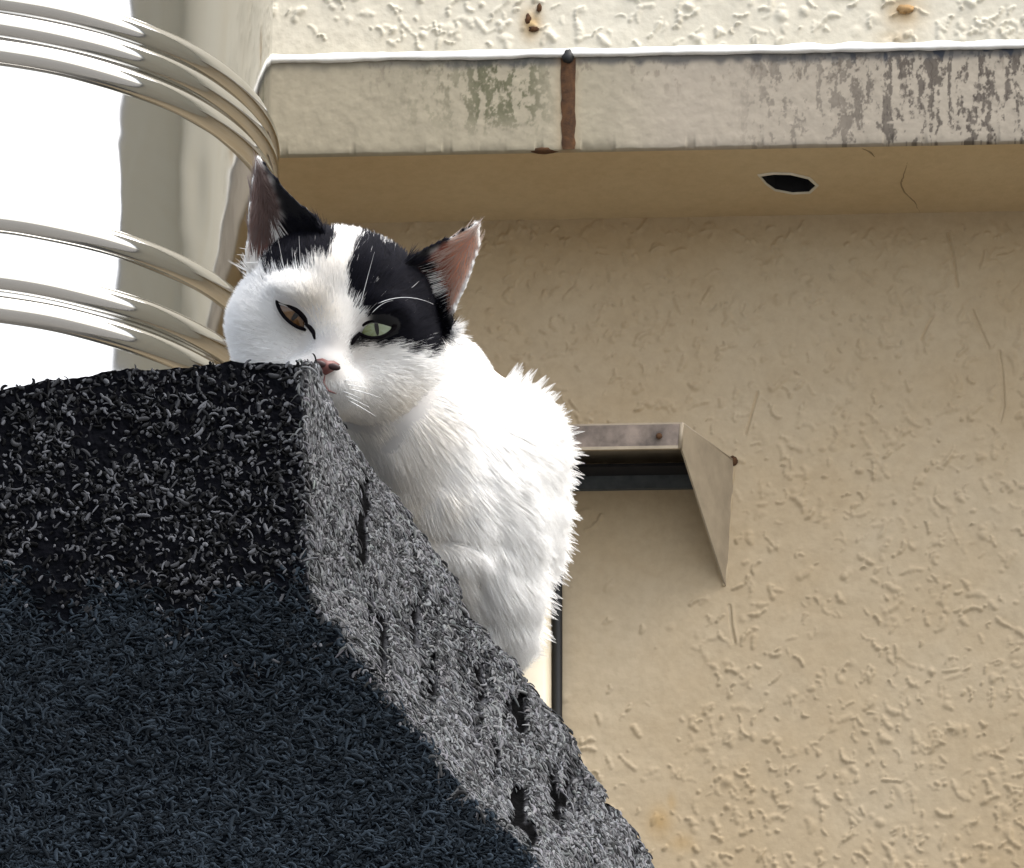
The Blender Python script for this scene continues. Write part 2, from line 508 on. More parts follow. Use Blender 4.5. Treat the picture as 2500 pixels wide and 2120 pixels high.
# stucco relief: trowel marks and hairline cracks as one displaced sheet per wall
def relief(name, px0, px1, z0, z1, cands, off, mat, parent, seed, cracks=(), step=0.0016, amp=0.0027, stains=()):
    r = np.random.default_rng(seed)
    sA_, _ = wuv(wall_pt(px0, 1000, off)); sB_, _ = wuv(wall_pt(px1, 1000, off))
    ns_, nz_ = int((sB_ - sA_) / step), int((z1 - z0) / step)
    sg, zg = np.linspace(sA_, sB_, ns_), np.linspace(z0, z1, nz_)
    H = np.zeros((nz_, ns_)); dS, dZ = sg[1] - sg[0], zg[1] - zg[0]
    def stamp(cs_, cz_, w_, h_, sharp=2.0):
        m = w_.max() * 1.8
        i0, i1 = np.searchsorted(zg, [cz_.min() - m, cz_.max() + m]); j0, j1 = np.searchsorted(sg, [cs_.min() - m, cs_.max() + m])
        if i1 <= i0 or j1 <= j0: return
        SS, ZZg = np.meshgrid(sg[j0:j1], zg[i0:i1])
        best = np.zeros_like(SS)
        for a, b, w1 in zip(cs_, cz_, w_):
            d2 = ((SS - a) ** 2 + (ZZg - b) ** 2) / (w1 * w1)
            best = np.maximum(best, np.exp(-d2 ** sharp * 0.9) * min(1.0, w1 / w_.max() + 0.2))
        sub = H[i0:i1, j0:j1]
        if h_ > 0: H[i0:i1, j0:j1] = np.maximum(sub, h_ * best) + 0.25 * np.minimum(sub, h_ * best)
        else: H[i0:i1, j0:j1] = sub + h_ * best
    for (px, py, size) in cands:
        c = wall_pt(px, py, off); s_ = (c - W0) @ WT; z_ = c[2]
        kind = r.random()
        L = size * (r.uniform(0.3, 0.9) if kind < 0.2 else r.uniform(1.2, 3.0))
        w = size * r.uniform(0.2, 0.36)
        ang = r.choice([r.normal(-1.1, 0.35), r.normal(0.95, 0.4), r.uniform(-1.57, 1.57)])
        bend = r.uniform(-2.4, 2.4) / max(L, size)
        n1 = 9; t = np.linspace(-0.5, 0.5, n1) * L; th = ang + bend * t
        cx = np.cumsum(np.cos(th)) * (L / n1); cy = np.cumsum(np.sin(th)) * (L / n1)
        ww = w * np.clip(1 + 0.30 * r.standard_normal(n1), 0.45, 1.6) * (1 - 0.35 * np.abs(2 * t / L))
        stamp(s_ + cx - cx.mean(), z_ + cy - cy.mean(), ww, amp * r.uniform(0.35, 1.25), 1.4)
    for pts_ in cracks:
        q = np.array([wall_pt(x, y, off) for x, y in pts_]); qs = (q - W0) @ WT; qz = q[:, 2]
        t = np.linspace(0, len(q) - 1, 60)
        cs_ = np.interp(t, np.arange(len(q)), qs) + 0.002 * vnoise(np.stack([t * 1.7, 0 * t, 0 * t], -1), 3)
        stamp(cs_ + 0.0022, np.interp(t, np.arange(len(q)), qz), np.full(60, 0.0026), 0.0016)
        stamp(cs_, np.interp(t, np.arange(len(q)), qz), np.full(60, 0.0018), -0.0030)
    SS, ZZg = np.meshgrid(sg, zg)
    q3 = np.stack([SS, ZZg, 0 * SS], -1)
    H += 0.0010 * fbm(q3 * 22, 2, 201) + 0.00035 * fbm(q3 * 130, 2, 202)
    e = np.minimum.reduce([sstep(0, 0.01, SS - sg[0]), sstep(0, 0.01, sg[-1] - SS)])
    St = np.zeros_like(SS)
    for (px, py, rx_, rz_, am_) in stains:
        c = wall_pt(px, py, off); k_ = off * 0 + 8.0 / FPX
        nn_ = 1 + 0.5 * fbm(q3 * 45, 3, 77)
        St = np.maximum(St, am_ * nn_ * np.exp(-((SS - (c - W0) @ WT) / (rx_ * k_)) ** 2 - ((ZZg - c[2]) / (rz_ * k_)) ** 2))
    o = mk(name, wp(SS, ZZg, off + 0.0015 + H * e).reshape(-1, 3), grid_faces(nz_, ns_), mat, parent, floats={'stain': np.clip(St, 0, 1)})
    return o

def low_dens(x, y):
    if y < 545: return 0
    d = 0.70 + 0.18 * vnoise(np.array([x / 160., y / 160., 0.]), 4)
    pass
    if 1370 < x < 1700 and 1180 < y < 1750: d *= 0.10
    if 1700 < x < 1800 and 1150 < y < 1450: d = 0
    if 1380 < x < 1650 and y > 1700: d *= 0.5
    return d
c1 = []
r = np.random.default_rng(11)
while len(c1) < 2900:
    x, y = r.uniform(650, 2700), r.uniform(540, 2300)
    if r.random() < low_dens(x, y):
        c1.append((x, y, 0.0080 * r.uniform(0.35, 1.5)))
CRK = [[(2316, 570), (2330, 640), (2338, 700)], [(2375, 760), (2395, 810), (2415, 850)], [(2440, 860), (2448, 920), (2452, 990), (2440, 1030)],
       [(1782, 1480), (1786, 1530), (1795, 1570)], [(1850, 960), (1835, 1010), (1822, 1060)], [(2280, 770), (2262, 800), (2250, 830)]]
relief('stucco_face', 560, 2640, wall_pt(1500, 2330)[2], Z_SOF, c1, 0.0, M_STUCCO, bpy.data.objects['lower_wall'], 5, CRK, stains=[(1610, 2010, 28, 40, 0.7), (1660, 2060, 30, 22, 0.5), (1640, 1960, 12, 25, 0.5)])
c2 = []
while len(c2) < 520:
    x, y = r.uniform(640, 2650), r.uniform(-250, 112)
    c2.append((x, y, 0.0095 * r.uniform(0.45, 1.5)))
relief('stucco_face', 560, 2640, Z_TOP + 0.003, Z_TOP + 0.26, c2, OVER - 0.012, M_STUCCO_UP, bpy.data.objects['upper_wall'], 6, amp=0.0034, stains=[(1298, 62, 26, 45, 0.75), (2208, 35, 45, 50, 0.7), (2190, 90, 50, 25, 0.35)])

# rusted nail heads in the upper wall
for i, (x, y, a, b_) in enumerate([(1289, 48, 0.0036, 0.0065), (1303, 71, 0.006, 0.0035), (1316, 20, 0.003, 0.006)]):
    V, F = blob(wall_pt(x, y, OVER - 0.008), (a, 0.003, b_), 20 + i, amp=0.35)
    mk('rusty_nail', V, F, M_RUST, bpy.data.objects['upper_wall'])
V, F = blob(wall_pt(2208, 22, OVER - 0.008), (0.011, 0.004, 0.006), 30, amp=0.35)
mk('rusty_nail', V, F, plain('old_rust_filler', (0.36, 0.22, 0.09), 0.8, var=0.35, scale=150), bpy.data.objects['upper_wall'])

# hairline cracks with a raised lip
def crack(pts, rad, mat, parent, mapper):
    P_ = [mapper(np.array(float(x)), np.array(float(y))) for x, y in pts]
    P_ = np.array(P_)
    t = np.linspace(0, len(P_) - 1, len(P_) * 5)
    Q = np.stack([np.interp(t, np.arange(len(P_)), P_[:, k]) for k in range(3)], -1)
    Q = Q + 0.0008 * np.stack([vnoise(Q * 200, 1), 0 * t, vnoise(Q * 200, 2)], -1)
    rr = rad * np.sin(np.linspace(0.15, math.pi - 0.15, len(Q)))
    V, F = tube(Q, rr, 5)
    return mk('crack', V, F, mat, parent)
M_CRACK = plain('crack_dirt', (0.30, 0.23, 0.13), 0.9)
crack([(2216, 396), (2205, 432), (2198, 446), (2208, 470), (2232, 492), (2246, 520)], 0.0010, M_CRACK, soffit, lambda x, y: on_soffit(x, y) - ZZ * 0.0003)
crack([(2105, 362), (2125, 372), (2134, 382)], 0.0012, M_CRACK, soffit, lambda x, y: on_soffit(x, y) - ZZ * 0.0003)
# wing of the building beyond the right edge of the view (seen only mirrored in the tank)
V, F = box(wp(S1, 0, 1.85), WT * 0.3, -WN * 2.0, ZZ * ZH)
mk('wing_wall', V, F, M_STUCCO_UP, bld, smooth=False)

wing = bpy.data.objects['wing_wall']
cq = wp(S1 - 0.02, 0.02, 1.85 + 0.0)
V, F = tube(np.array([cq, cq + ZZ * (ZH - 0.1)]), 0.045, 12); mk('reflection_strip', V, F, M_FLAP, wing)  # added unseen post, puts a dark line into the tank reflection
# ================================================================== VENT HOOD
D_H = 0.0
lo, hi = 0.0, 0.5
zt = wall_pt(1790, 1128)[2]
for _ in range(40):
    mid = (lo + hi) / 2
    if wall_pt(1665, 1037, mid)[2] > zt: lo = mid
    else: hi = mid
D_H = lo
hood = empty('vent_hood', wall_pt(1500, 1430))
tag(hood, 'beige metal vent hood with a stained front edge fixed to the wall beside the cat', 'vent hood')
def panel(name, quad, th, mat, parent):
    q = np.array(quad, float)
    n_ = np.cross(q[1] - q[0], q[2] - q[0]); n_ /= np.linalg.norm(n_)
    V = np.concatenate([q, q + n_ * th]); k = len(q)
    F = [tuple(range(k))[::-1], tuple(range(k, 2 * k))] + [(i, (i + 1) % k, k + (i + 1) % k, k + i) for i in range(k)]
    return mk(name, V, F, mat, parent, smooth=False)
A = wall_pt(1665, 1037, D_H); A2 = wall_pt(1660, 1097, D_H - 0.004)
B = wall_pt(1790, 1128); C_ = wall_pt(1768, 1432, 0.001)
sA, sA2, sB, sC = [(q - W0) @ WT for q in (A, A2, B, C_)]
sm = ((wall_pt(1440, 1037) - W0) @ WT)           # middle of the hood
mir = lambda q: q - 2 * ((q - W0) @ WT - sm) * WT
Al, A2l, Bl, Cl = map(mir, (A, A2, B, C_))
panel('top_panel', [Bl, Al, A, B], 0.003, M_HOOD, hood)
panel('fascia', [Al + WN * .0, A2l, A2, A], 0.003, M_HOODF, hood)
panel('side_panel', [A + WT * .0005, A2 + WT * .0005, C_, B - ZZ * .001], 0.0025, M_HOOD, hood)
panel('side_panel', [Al - WT * .0005, Bl - ZZ * .001, Cl, A2l - WT * .0005], 0.0025, M_HOOD, hood)
lipd = -WN * 0.02
panel('drip_lip', [A2l - ZZ * 0.0005, A2l + WN * 0.004 - ZZ * 0.0005, A2 + WN * 0.004 - ZZ * 0.0005, A2 - ZZ * 0.0005], 0.004, M_HOOD, hood)
# painted-over rim where side panel meets the front
V, F = tube(np.array([A + WN * .002, A2 + WN * .002]), 0.003, 8); mk('corner_seam', V, F, M_HOOD, hood)
V, F = tube(np.array([A + ZZ * .001, B + WN * 0.002]), 0.0022, 8); mk('corner_seam', V, F, M_HOOD, hood)
V, F = blob(B + WN * .003, (0.006, 0.004, 0.007), 44); mk('rust_spot', V, F, M_RUST, hood)
# painted sealant where the side panel meets the wall, and two fixings
tS = np.linspace(0, 1, 40)[:, None]
q = B * (1 - tS) + C_ * tS + WN * 0.001 + WT * (0.0012 * vnoise(np.concatenate([tS * 12, 0 * tS, 0 * tS], 1), 3))[:, None]
V, F = tube(q, 0.0028 + 0.0012 * vnoise(np.concatenate([tS * 9, 0 * tS, 0 * tS + 4], 1), 3), 7); mk('sealant', V, F, M_STUCCO, hood)
for fx_ in (0.12, 0.88):
    V, F = blob(Al * (1 - fx_) + A * fx_ - ZZ * 0.016 + WN * 0.004, (0.004, 0.002, 0.004), 50, amp=0.05); mk('screw', V, F, M_RUST, hood)
# vent opening with grey flap on the wall under the hood
g0 = wall_pt(1225, 1160); g1 = wall_pt(1700, 1190)
zg1 = zt - 0.006; zg0 = wall_pt(1500, 1200)[2]
s0_, s1_ = (g0 - W0) @ WT, (g1 - W0) @ WT
V, F = box(wp(s0_, zg0, 0.002), WT * (s1_ - s0_), WN * 0.006, ZZ * (zg1 - zg0))
mk('vent_flap', V, F, M_FLAP, hood, smooth=False)
V, F = box(wp(s0_, zg0 + (zg1 - zg0) * 0.55, 0.010), WT * (s1_ - s0_), WN * 0.03, ZZ * 0.004)
mk('flap_blade', V, F, M_DARK, hood, smooth=False)

# ================================================================== DOWNPIPE AND ITS SHADOW STRIP
pa = wall_pt(1268, 1500, 0.055); pb = wall_pt(1343, 1500, 0.055)
sa, sb = (pa - W0) @ WT, (pb - W0) @ WT
z_p1 = wall_pt(1300, 1290, 0.05)[2]
prof = []
nn = 28
for i in range(nn):
    a = 2 * math.pi * i / nn
    prof.append((np.sign(math.cos(a)) * abs(math.cos(a)) ** 0.45, np.sign(math.sin(a)) * abs(math.sin(a)) ** 0.45))
prof = np.array(prof)
pipe = empty('downpipe', wp((sa + sb) / 2, 0, 0.03)); tag(pipe, 'cream square downpipe on the wall just below the cat', 'downpipe')
V = []
for zz_ in np.linspace(0.02, z_p1, 12):
    V.append(wp((sa + sb) / 2 + prof[:, 0] * (sb - sa) / 2, zz_, 0.030 + prof[:, 1] * 0.027))
mk('pipe', np.concatenate(V), [tuple(f) for f in grid_faces(12, nn, wrap=True).tolist()] + [tuple(range(11 * nn, 12 * nn))], M_CREAM, pipe)
for zc in (0.6, 2.2, z_p1 - 0.05):
    V, F = box(wp(sa - 0.004, zc, 0.001), WT * (sb - sa + 0.008), WN * 0.059, ZZ * 0.02)
    mk('bracket', V, F, M_CREAM, pipe, smooth=False)
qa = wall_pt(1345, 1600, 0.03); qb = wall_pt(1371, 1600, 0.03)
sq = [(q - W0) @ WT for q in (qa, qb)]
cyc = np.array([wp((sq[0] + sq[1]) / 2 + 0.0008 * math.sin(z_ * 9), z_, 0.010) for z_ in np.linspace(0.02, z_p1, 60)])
V, F = tube(cyc, (sq[1] - sq[0]) / 2, 10)  # black tube standing in for the shadow beside the pipe
tag(mk('shadow_strip', V, F, M_BLACK, None, origin=wp(sq[0], 0, 0.01)), 'black strip standing in for the shadow on the wall right beside the cream downpipe', 'shadow_strip')

# ================================================================== WATER TANK
TD = 7.35
tc = P(-200, 400, TD); R = 870 / FPX * TD
tc[2] = 0
def ring_z(py): return P(670, py, TD)[2]
ribs = [352, 420, 494, 950, 1108, 1190]
zt0 = ring_z(1500); zt1 = ring_z(-900)
tank = empty('water_tank', (tc[0], tc[1], zt0)); tag(tank, 'polished stainless steel water tank with raised hoops at the upper left', 'water tank')
nth = 400
th = np.linspace(0, 2 * math.pi, nth, endpoint=False)
zs = np.linspace(zt0, zt1, 300)
TH, ZS = np.meshgrid(th, zs)
dent = 0.0022 * fbm(np.stack([np.cos(TH) * 2.2, np.sin(TH) * 2.2, ZS * 3.5], -1), 2, 5)
flut = -0.004 * np.exp(-((np.abs(np.sin((ZS - ring_z(700)) * 0)) - 1) ** 2) / 1)   # even inset
RR = R - 0.006 + dent
def dent_at(px, py, sx_, sz_, amp):
    global RR
    t0 = -math.acos(min(1, (px + 200) / 870))          # the side that faces the viewer
    z0 = ring_z(py + 0) - (319 / FPX * TD) * (1 - math.sqrt(max(0, 1 - ((px + 200) / 870) ** 2))) * 0 + (319 * math.sqrt(max(0, 1 - ((px + 200) / 870) ** 2)) / FPX * TD) * 0
    z0 = P(px, py, TD - R * math.sin(-t0) * math.cos(PITCH))[2]
    dth = (TH - (t0 % (2 * math.pi)) + math.pi) % (2 * math.pi) - math.pi
    RR = RR + amp * np.exp(-(dth * R / sx_) ** 2 - ((ZS - z0) / sz_) ** 2)
dent_at(345, 540, 0.03, 0.07, 0.0022)
dent_at(520, 500, 0.02, 0.06, -0.0015)
V = np.stack([tc[0] + RR * np.cos(TH), tc[1] + RR * np.sin(TH), ZS], -1).reshape(-1, 3)
body = mk('tank_body', V, grid_faces(300, nth, wrap=True), M_CHROME, tank)
# domed lid and flat bottom
V = []
for i, a in enumerate(np.linspace(0, math.pi / 2 - 0.02, 14)):
    V.append(np.stack([tc[0] + (R - 0.006) * math.cos(a) * np.cos(th), tc[1] + (R - 0.006) * math.cos(a) * np.sin(th), zt1 + 0.12 * math.sin(a) + 0 * th], -1))
mk('tank_lid', np.concatenate(V), [tuple(f) for f in grid_faces(14, nth, wrap=True).tolist()] + [tuple(range(13 * nth, 14 * nth))], M_CHROME, tank)
V = np.stack([tc[0] + (R - 0.006) * np.cos(th), tc[1] + (R - 0.006) * np.sin(th), zt0 + 0 * th], -1)
mk('tank_floor', V, [tuple(range(nth))], M_CHROME, tank, smooth=False)
def rib(zc, hw, out, seed):
    a = np.linspace(0, math.pi, 11)
    Vr = []
    for t in a:
        wob = 0.0010 * vnoise(np.stack([np.cos(th) * 5, np.sin(th) * 5, 0 * th + seed], -1), 3)
        r_ = R - 0.008 + out * math.sin(t)
        z_ = zc + hw * math.cos(t) + wob
        Vr.append(np.stack([tc[0] + r_ * np.cos(th), tc[1] + r_ * np.sin(th), z_], -1))
    return mk('hoop', np.concatenate(Vr), grid_faces(11, nth, wrap=True), M_CHROME, tank)
for i, y in enumerate(ribs):
    rib(ring_z(y), 0.0165, 0.0135, i)
for i, y in enumerate((-350, -430, -510)): rib(ring_z(y), 0.010, 0.011, 10 + i)
stand = empty('tank_stand', (tc[0], tc[1], 0)); tag(stand, 'grey steel stand under the water tank', 'stand')
for i in range(4):
    a = math.pi / 4 + i * math.pi / 2
    p = np.array([tc[0] + (R - 0.06) * math.cos(a), tc[1] + (R - 0.06) * math.sin(a), 0.0])
    V, F = tube(np.array([p, p + ZZ * (zt0 - 0.03)]), 0.022, 10); mk('leg', V, F, M_STEEL, stand)
V, F = tube(np.array([[tc[0], tc[1], zt0 - 0.03], [tc[0], tc[1], zt0 - 0.002]]), R - 0.02, 48); mk('platform', V, F, M_STEEL, stand, smooth=False)

# ================================================================== GROUND
V, F = quadgrid(-1, 1, 0, 1, 0, 2, 2)
V = np.array([(-400, -400, 0), (400, -400, 0), (400, 400, 0), (-400, 400, 0)], float)
tag(mk('ground', V, [(0, 1, 2, 3)], M_GROUND, None, smooth=False), kind='structure')

# ================================================================== ROUGH STONE WALL END
YF = at_y(740, 885, 0)[1]
YF = P(740, 885, 3.27)[1]
YS = P(780, 900, 3.405)[1]
YB = YS + 0.75
F_edge = np.array([(885, 738), (950, 742), (1060, 738), (1200, 742), (1330, 750), (1430, 752), (1500, 790), (1600, 872), (1700, 945), (1760, 1000), (1850, 1065), (1950, 1150), (2050, 1262), (2140, 1340), (2200, 1390)], float)
S_edge = np.array([(889, 775), (920, 800), (990, 838), (1060, 868), (1150, 930), (1250, 1012), (1330, 1075), (1400, 1130), (1500, 1178), (1600, 1262), (1700, 1345), (1800, 1425), (1900, 1480), (2000, 1545), (2060, 1598), (2140, 1625), (2200, 1650)], float)
def top_y(x): return np.interp(x, [-700, -150, 0, 130, 270, 420, 570, 650, 738], [1000, 960, 948, 925, 906, 893, 882, 884, 888])
NR, NF, NS, NB = 420, 300, 170, 14
sv = np.linspace(0, 1, NR)
yrow = 886 + sv * (2200 - 886)
fx = np.interp(yrow, F_edge[:, 0], F_edge[:, 1]); sx = np.interp(yrow, S_edge[:, 0], S_edge[:, 1]) - 24 * sstep(0.0, 0.03, sv)
k5 = np.ones(9) / 9
fx = np.convolve(np.pad(fx, 4, 'edge'), k5, 'valid')
u = np.linspace(0, 1, NF)
X = -160 + u[None] * (fx[:, None] + 160)
ytop = top_y(X)
Yp = ytop + sv[:, None] * (2200 - ytop)
front = at_y(X, Yp, YF)
w = np.linspace(0, 1, NS + 1)[1:]
# round the two edges: depth eases
SX = fx[:, None] + (sx - fx)[:, None] * w[None]
SYp = np.broadcast_to(yrow[:, None], SX.shape) + 0
Yd = YF + (YS - YF) * w[None] ** 0.85 + 0 * SX
side = at_y(SX, SYp, Yd)
b = np.linspace(0, 1, NB + 1)[1:]
back = np.repeat(side[:, -1:, :], NB, 1).copy()
back[..., 1] = YS + b[None] * (YB - YS)
back[..., 2] -= 0.010 + 0.02 * b[None]          # the slope behind dips a little
G = np.concatenate([front, side, back], 1)
NC = NF + NS + NB
gx = np.gradient(G, axis=1); gy = np.gradient(G, axis=0)
Nn = np.cross(gx, gy); Nn /= np.linalg.norm(Nn, axis=2)[..., None] + 1e-12
Nn[:, :NF] = np.array([0, -1.0, 0]) * 1.0
Nn[:, NF:] *= np.where((Nn[:, NF:] * np.array([0.7, -0.5, 0.5])).sum(-1, keepdims=True) < 0, -1, 1)
wt = sstep(NF - 8, NF + 10, np.arange(NC))[None, :, None]
Nn = Nn * wt + np.array([0, -1.0, 0]) * (1 - wt)
Nn /= np.linalg.norm(Nn, axis=2)[..., None] + 1e-12
isside = np.zeros((NR, NC)); isside[:, NF:] = 1
big = fbm(G * 28, 3, 101); mid_ = fbm(G * 130, 3, 102); fin = fbm(G * 420, 3, 103)
dispv = (0.0045 * big + 0.0030 * mid_ + 0.0028 * np.abs(fin)) * (0.50 - 0.08 * isside) - 0.0008
GPX = np.concatenate([X, SX, np.repeat(SX[:, -1:], NB, 1)], 1)
GPY = np.concatenate([Yp, SYp, np.repeat(SYp[:, -1:], NB, 1)], 1)
gaps = [(884, 1165, 1375, 13), (930, 1500, 1630, 13), (905, 1440, 1520, 8), (1018, 1450, 1560, 7), (1010, 1760, 1830, 8), (1205, 1800, 1900, 9), (1272, 1690, 1790, 15), (1235, 1690, 1750, 9),
        (1352, 1860, 1990, 11), (1390, 1870, 1960, 11), (1262, 1920, 2010, 20), (1370, 1940, 2030, 8), (1180, 1620, 1700, 8), (1485, 1930, 1975, 10), (1105, 1500, 1560, 6), (1060, 1600, 1690, 6), (1290, 2010, 2060, 16), (1440, 2050, 2110, 7), (860, 1300, 1350, 5)]
gapm = np.zeros_like(GPX)
for (x_, y0_, y1_, w_) in gaps:
    xx = x_ + 7 * vnoise(np.stack([GPY / 40, 0 * GPY + x_, 0 * GPY], -1), 7)
    gapm = np.maximum(gapm, np.exp(-((GPX - xx) / (w_ * 1.0)) ** 4) * sstep(y0_ - 12, y0_ + 18, GPY) * (1 - sstep(y1_ - 22, y1_ + 12, GPY)))
gapm *= isside
# fibrous vertical furrows on the pale side
fur_ = vnoise(np.stack([GPX / 26 + 0.8 * vnoise(np.stack([GPX / 60, GPY / 60, 0 * GPX], -1), 3), GPY / 190, 0 * GPX], -1), 12)
dispv = dispv - 0.0022 * sstep(0.25, 0.8, fur_) * isside - 0.003 * gapm
fade = np.ones((NR, NC)); fade[:, -NB:] = np.linspace(1, 0.3, NB)
G2 = G + Nn * (dispv * fade)[..., None]
G2[..., 2] += (0.0030 * fbm(G * 60, 3, 141) * np.exp(-sv / 0.03)[:, None]) * (1 - isside)
# soften the front/side arris
spk = vnoise(G * 520, 111); spk2 = vnoise(G * 900, 112)
dens = 0.5 + 0.5 * vnoise(np.stack([GPX / 220, GPY / 160, 0 * GPX], -1), 6)
lowp = sstep(1380, 1620, GPY + 150 * vnoise(np.stack([GPX / 150, GPY / 150, 0 * GPX], -1), 8))
cf = np.array([0.0025, 0.0027, 0.004]) * (1 - lowp[..., None]) + np.array([0.0035, 0.0050, 0.0075]) * lowp[..., None]
fl = sstep(0.45, 0.75, spk)[..., None] * 0.6
cf = cf + (np.array([0.006, 0.0065, 0.008]) - cf) * fl
csd = np.array([0.045, 0.046, 0.050]) * (1 + 0.6 * spk[..., None])
sm_ = sstep(NF - 6, NF + 6, np.arange(NC) + 5 * vnoise(np.stack([np.arange(NC)[None] * 0. + 0 * GPX, GPY / 18, 0 * GPX], -1), 13))
cg = cf * (1 - sm_[..., None]) + csd * sm_[..., None]
cg = cg * (1 - 0.97 * sstep(0.02, 0.2, gapm)[..., None])  # shade inside the gaps put into the colour as near black
M_STONE = tinted('rough_stone', rough=0.9, bump=0.5, bscale=700, bdist=0.0010, spec=0.03)
# closing skirts: up-top sheet, left extension, base to the ground
nG = NR * NC
Vl = [G2.reshape(-1, 3)]; Fl = [grid_faces(NR, NC)]; Cl_ = [cg.reshape(-1, 3)]
toprow = G2[0, :NF + NS]; nT = len(toprow)
NTB = 10
tops = []
for j in range(1, NTB + 1):
    q = toprow.copy(); f = j / NTB
    q[:, 1] = q[:, 1] + (YB - q[:, 1]) * f
    q[:, 2] -= 0.012 * f
    tops.append(q)
Tt = np.concatenate([toprow[None], np.array(tops)], 0)
Vl.append(Tt.reshape(-1, 3)); Fl.append(grid_faces(NTB + 1, nT)[:, ::-1] + nG); Cl_.append(np.broadcast_to(np.array([0.05, 0.05, 0.055]), (Tt.size // 3, 3)))
nG += Tt.size // 3
bot = G2[-1]; b0 = bot.copy(); b0[:, 2] = 0
Bt = np.stack([bot, b0]); Vl.append(Bt.reshape(-1, 3)); Fl.append(grid_faces(2, NC) + nG); Cl_.append(np.broadcast_to(np.array([0.02, 0.025, 0.03]), (2 * NC, 3))); nG += 2 * NC
# left extension and back
lefty = G2[::20, 0]; lefty = np.concatenate([lefty, b0[:1]])
lx = lefty.copy(); lx[:, 0] -= 0.35
lb = lx.copy(); lb[:, 1] = YB
rb = np.concatenate([G2[::20, -1], b0[-1:]])
Lt = np.stack([lefty, lx, lb, rb], 1)
Vl.append(Lt.reshape(-1, 3)); Fl.append(grid_faces(len(lefty), 4)[:, ::-1] + nG); Cl_.append(np.broadcast_to(np.array([0.03, 0.03, 0.035]), (Lt.size // 3, 3))); nG += Lt.size // 3
# top of the left extension
q = np.array([lefty[0], lx[0], lb[0], Tt[-1, 0]]); Vl.append(q); Fl.append(np.array([[0, 1, 2, 3]]) + nG); Cl_.append(np.full((4, 3), 0.04))
wall_o = empty('stone_wall', (at_y(740, 885, YF)[0], YF, 0.0))
tag(wall_o, 'rough black speckled stone wall end with a paler grey sloping side, under the cat\'s chin', 'stone wall')
mk('stone_body', np.concatenate(Vl), np.concatenate(Fl), M_STONE, wall_o, colour=np.concatenate(Cl_))

# curly grit that covers the stone
def grit(count, mask_fn, colours, length, rad, name, lift, flow=None, seed=1, part='grit', nz=0.12):
    r = np.random.default_rng(seed)
    i = r.integers(1, NR - 2, count * 3); j = r.integers(1, NF + NS - 2, count * 3)
    # cells are unequal in size: weight by area
    d1 = G[i + 1, j] - G[i, j]; d2 = G[i, j + 1] - G[i, j]
    ar = np.linalg.norm(np.cross(d1, d2), axis=1)
    keep = r.random(len(i)) * np.quantile(ar, 0.98) < ar * mask_fn(i, j, r)
    i, j = i[keep][:count], j[keep][:count]
    p = G2[i, j] + (G2[i + 1, j] - G2[i, j]) * r.random((len(i), 1)) + (G2[i, j + 1] - G2[i, j]) * r.random((len(i), 1))
    nrm = Nn[i, j]
    t1 = np.cross(nrm, np.array([0, 0, 1.0])); t1 /= np.linalg.norm(t1, axis=1)[:, None] + 1e-9
    t2 = np.cross(nrm, t1)
    a = r.uniform(0, 2 * math.pi, len(i)) if flow is None else r.normal(flow, 0.75, len(i))
    curl = r.normal(0, 0.8, len(i))
    L = length * np.clip(np.exp(r.normal(-0.1, 0.5, len(i))), 0.25, 2.4)
    K = 5
    pts = np.zeros((len(i), K, 3)); cur = p + nrm * (lift * r.uniform(0.1, 1.2, (len(i), 1)))
    for k_ in range(K):
        pts[:, k_] = cur
        aa = a + curl * (k_ / (K - 1) - 0.5) * 2
        cur = cur + (np.cos(aa)[:, None] * t1 + np.sin(aa)[:, None] * t2 + nrm * nz * math.cos(k_ * 1.1)) * (L / K)[:, None]
    prof_ = np.array([0.55, 0.95, 1.0, 0.9, 0.45])
    rr = rad * np.clip(np.exp(r.normal(-0.05, 0.35, (len(i), 1))), 0.4, 2.0) * prof_
    c = colours(i, j, r)
    o = hair(part, pts, rr, M_GRIT, wall_o, c)
    tag(o, kind='stuff')
    return o
M_GRIT = tinted('stone_grit', rough=0.85, spec=0.06)
side_mask = lambda i, j, r: sm_[i, j] * (gapm[i, j] < 0.04) * (0.35 + 0.65 * (fur_[i, j] < 0.45))
def col_side(i, j, r):
    b_ = (0.018 + 0.165 * r.random((len(i), 1)) ** 1.5) * (0.8 + 0.25 * dens[i, j][:, None])
    return b_ * np.array([0.98, 1.0, 1.03]) * (1 + 0.02 * r.standard_normal((len(i), 3)))
grit(60000, side_mask, col_side, 0.0048, 0.00052, 'grit', 0.0006, flow=1.57, seed=3, nz=0.15)
pat = vnoise(np.stack([GPX / 120, GPY / 90, 0 * GPX], -1), 16)
def mask_up(i, j, r): return (1 - sm_[i, j]) * (1 - lowp[i, j]) * np.clip(0.30 + 0.5 * dens[i, j] + 0.45 * pat[i, j] + 0.25 * sstep(300, 700, GPX[i, j]), 0.05, 1.3)
def col_up(i, j, r):
    return (0.004 + 0.115 * r.random((len(i), 1)) ** 3.0) * np.array([0.95, 0.98, 1.06])
grit(15000, mask_up, col_up, 0.0036, 0.00062, 'grit', 0.0006, seed=4, nz=0.05)
def mask_low(i, j, r): return (1 - sm_[i, j]) * lowp[i, j]
def col_low(i, j, r):
    return (0.40 + 1.5 * r.random((len(i), 1)) ** 2) * np.array([0.0120, 0.0165, 0.0215]) * (1 + 0.35 * sstep(1750, 2100, GPY[i, j]))[:, None]
grit(34000, mask_low, col_low, 0.0046, 0.00055, 'grit', 0.0006, flow=0.0, seed=5, nz=0.05)

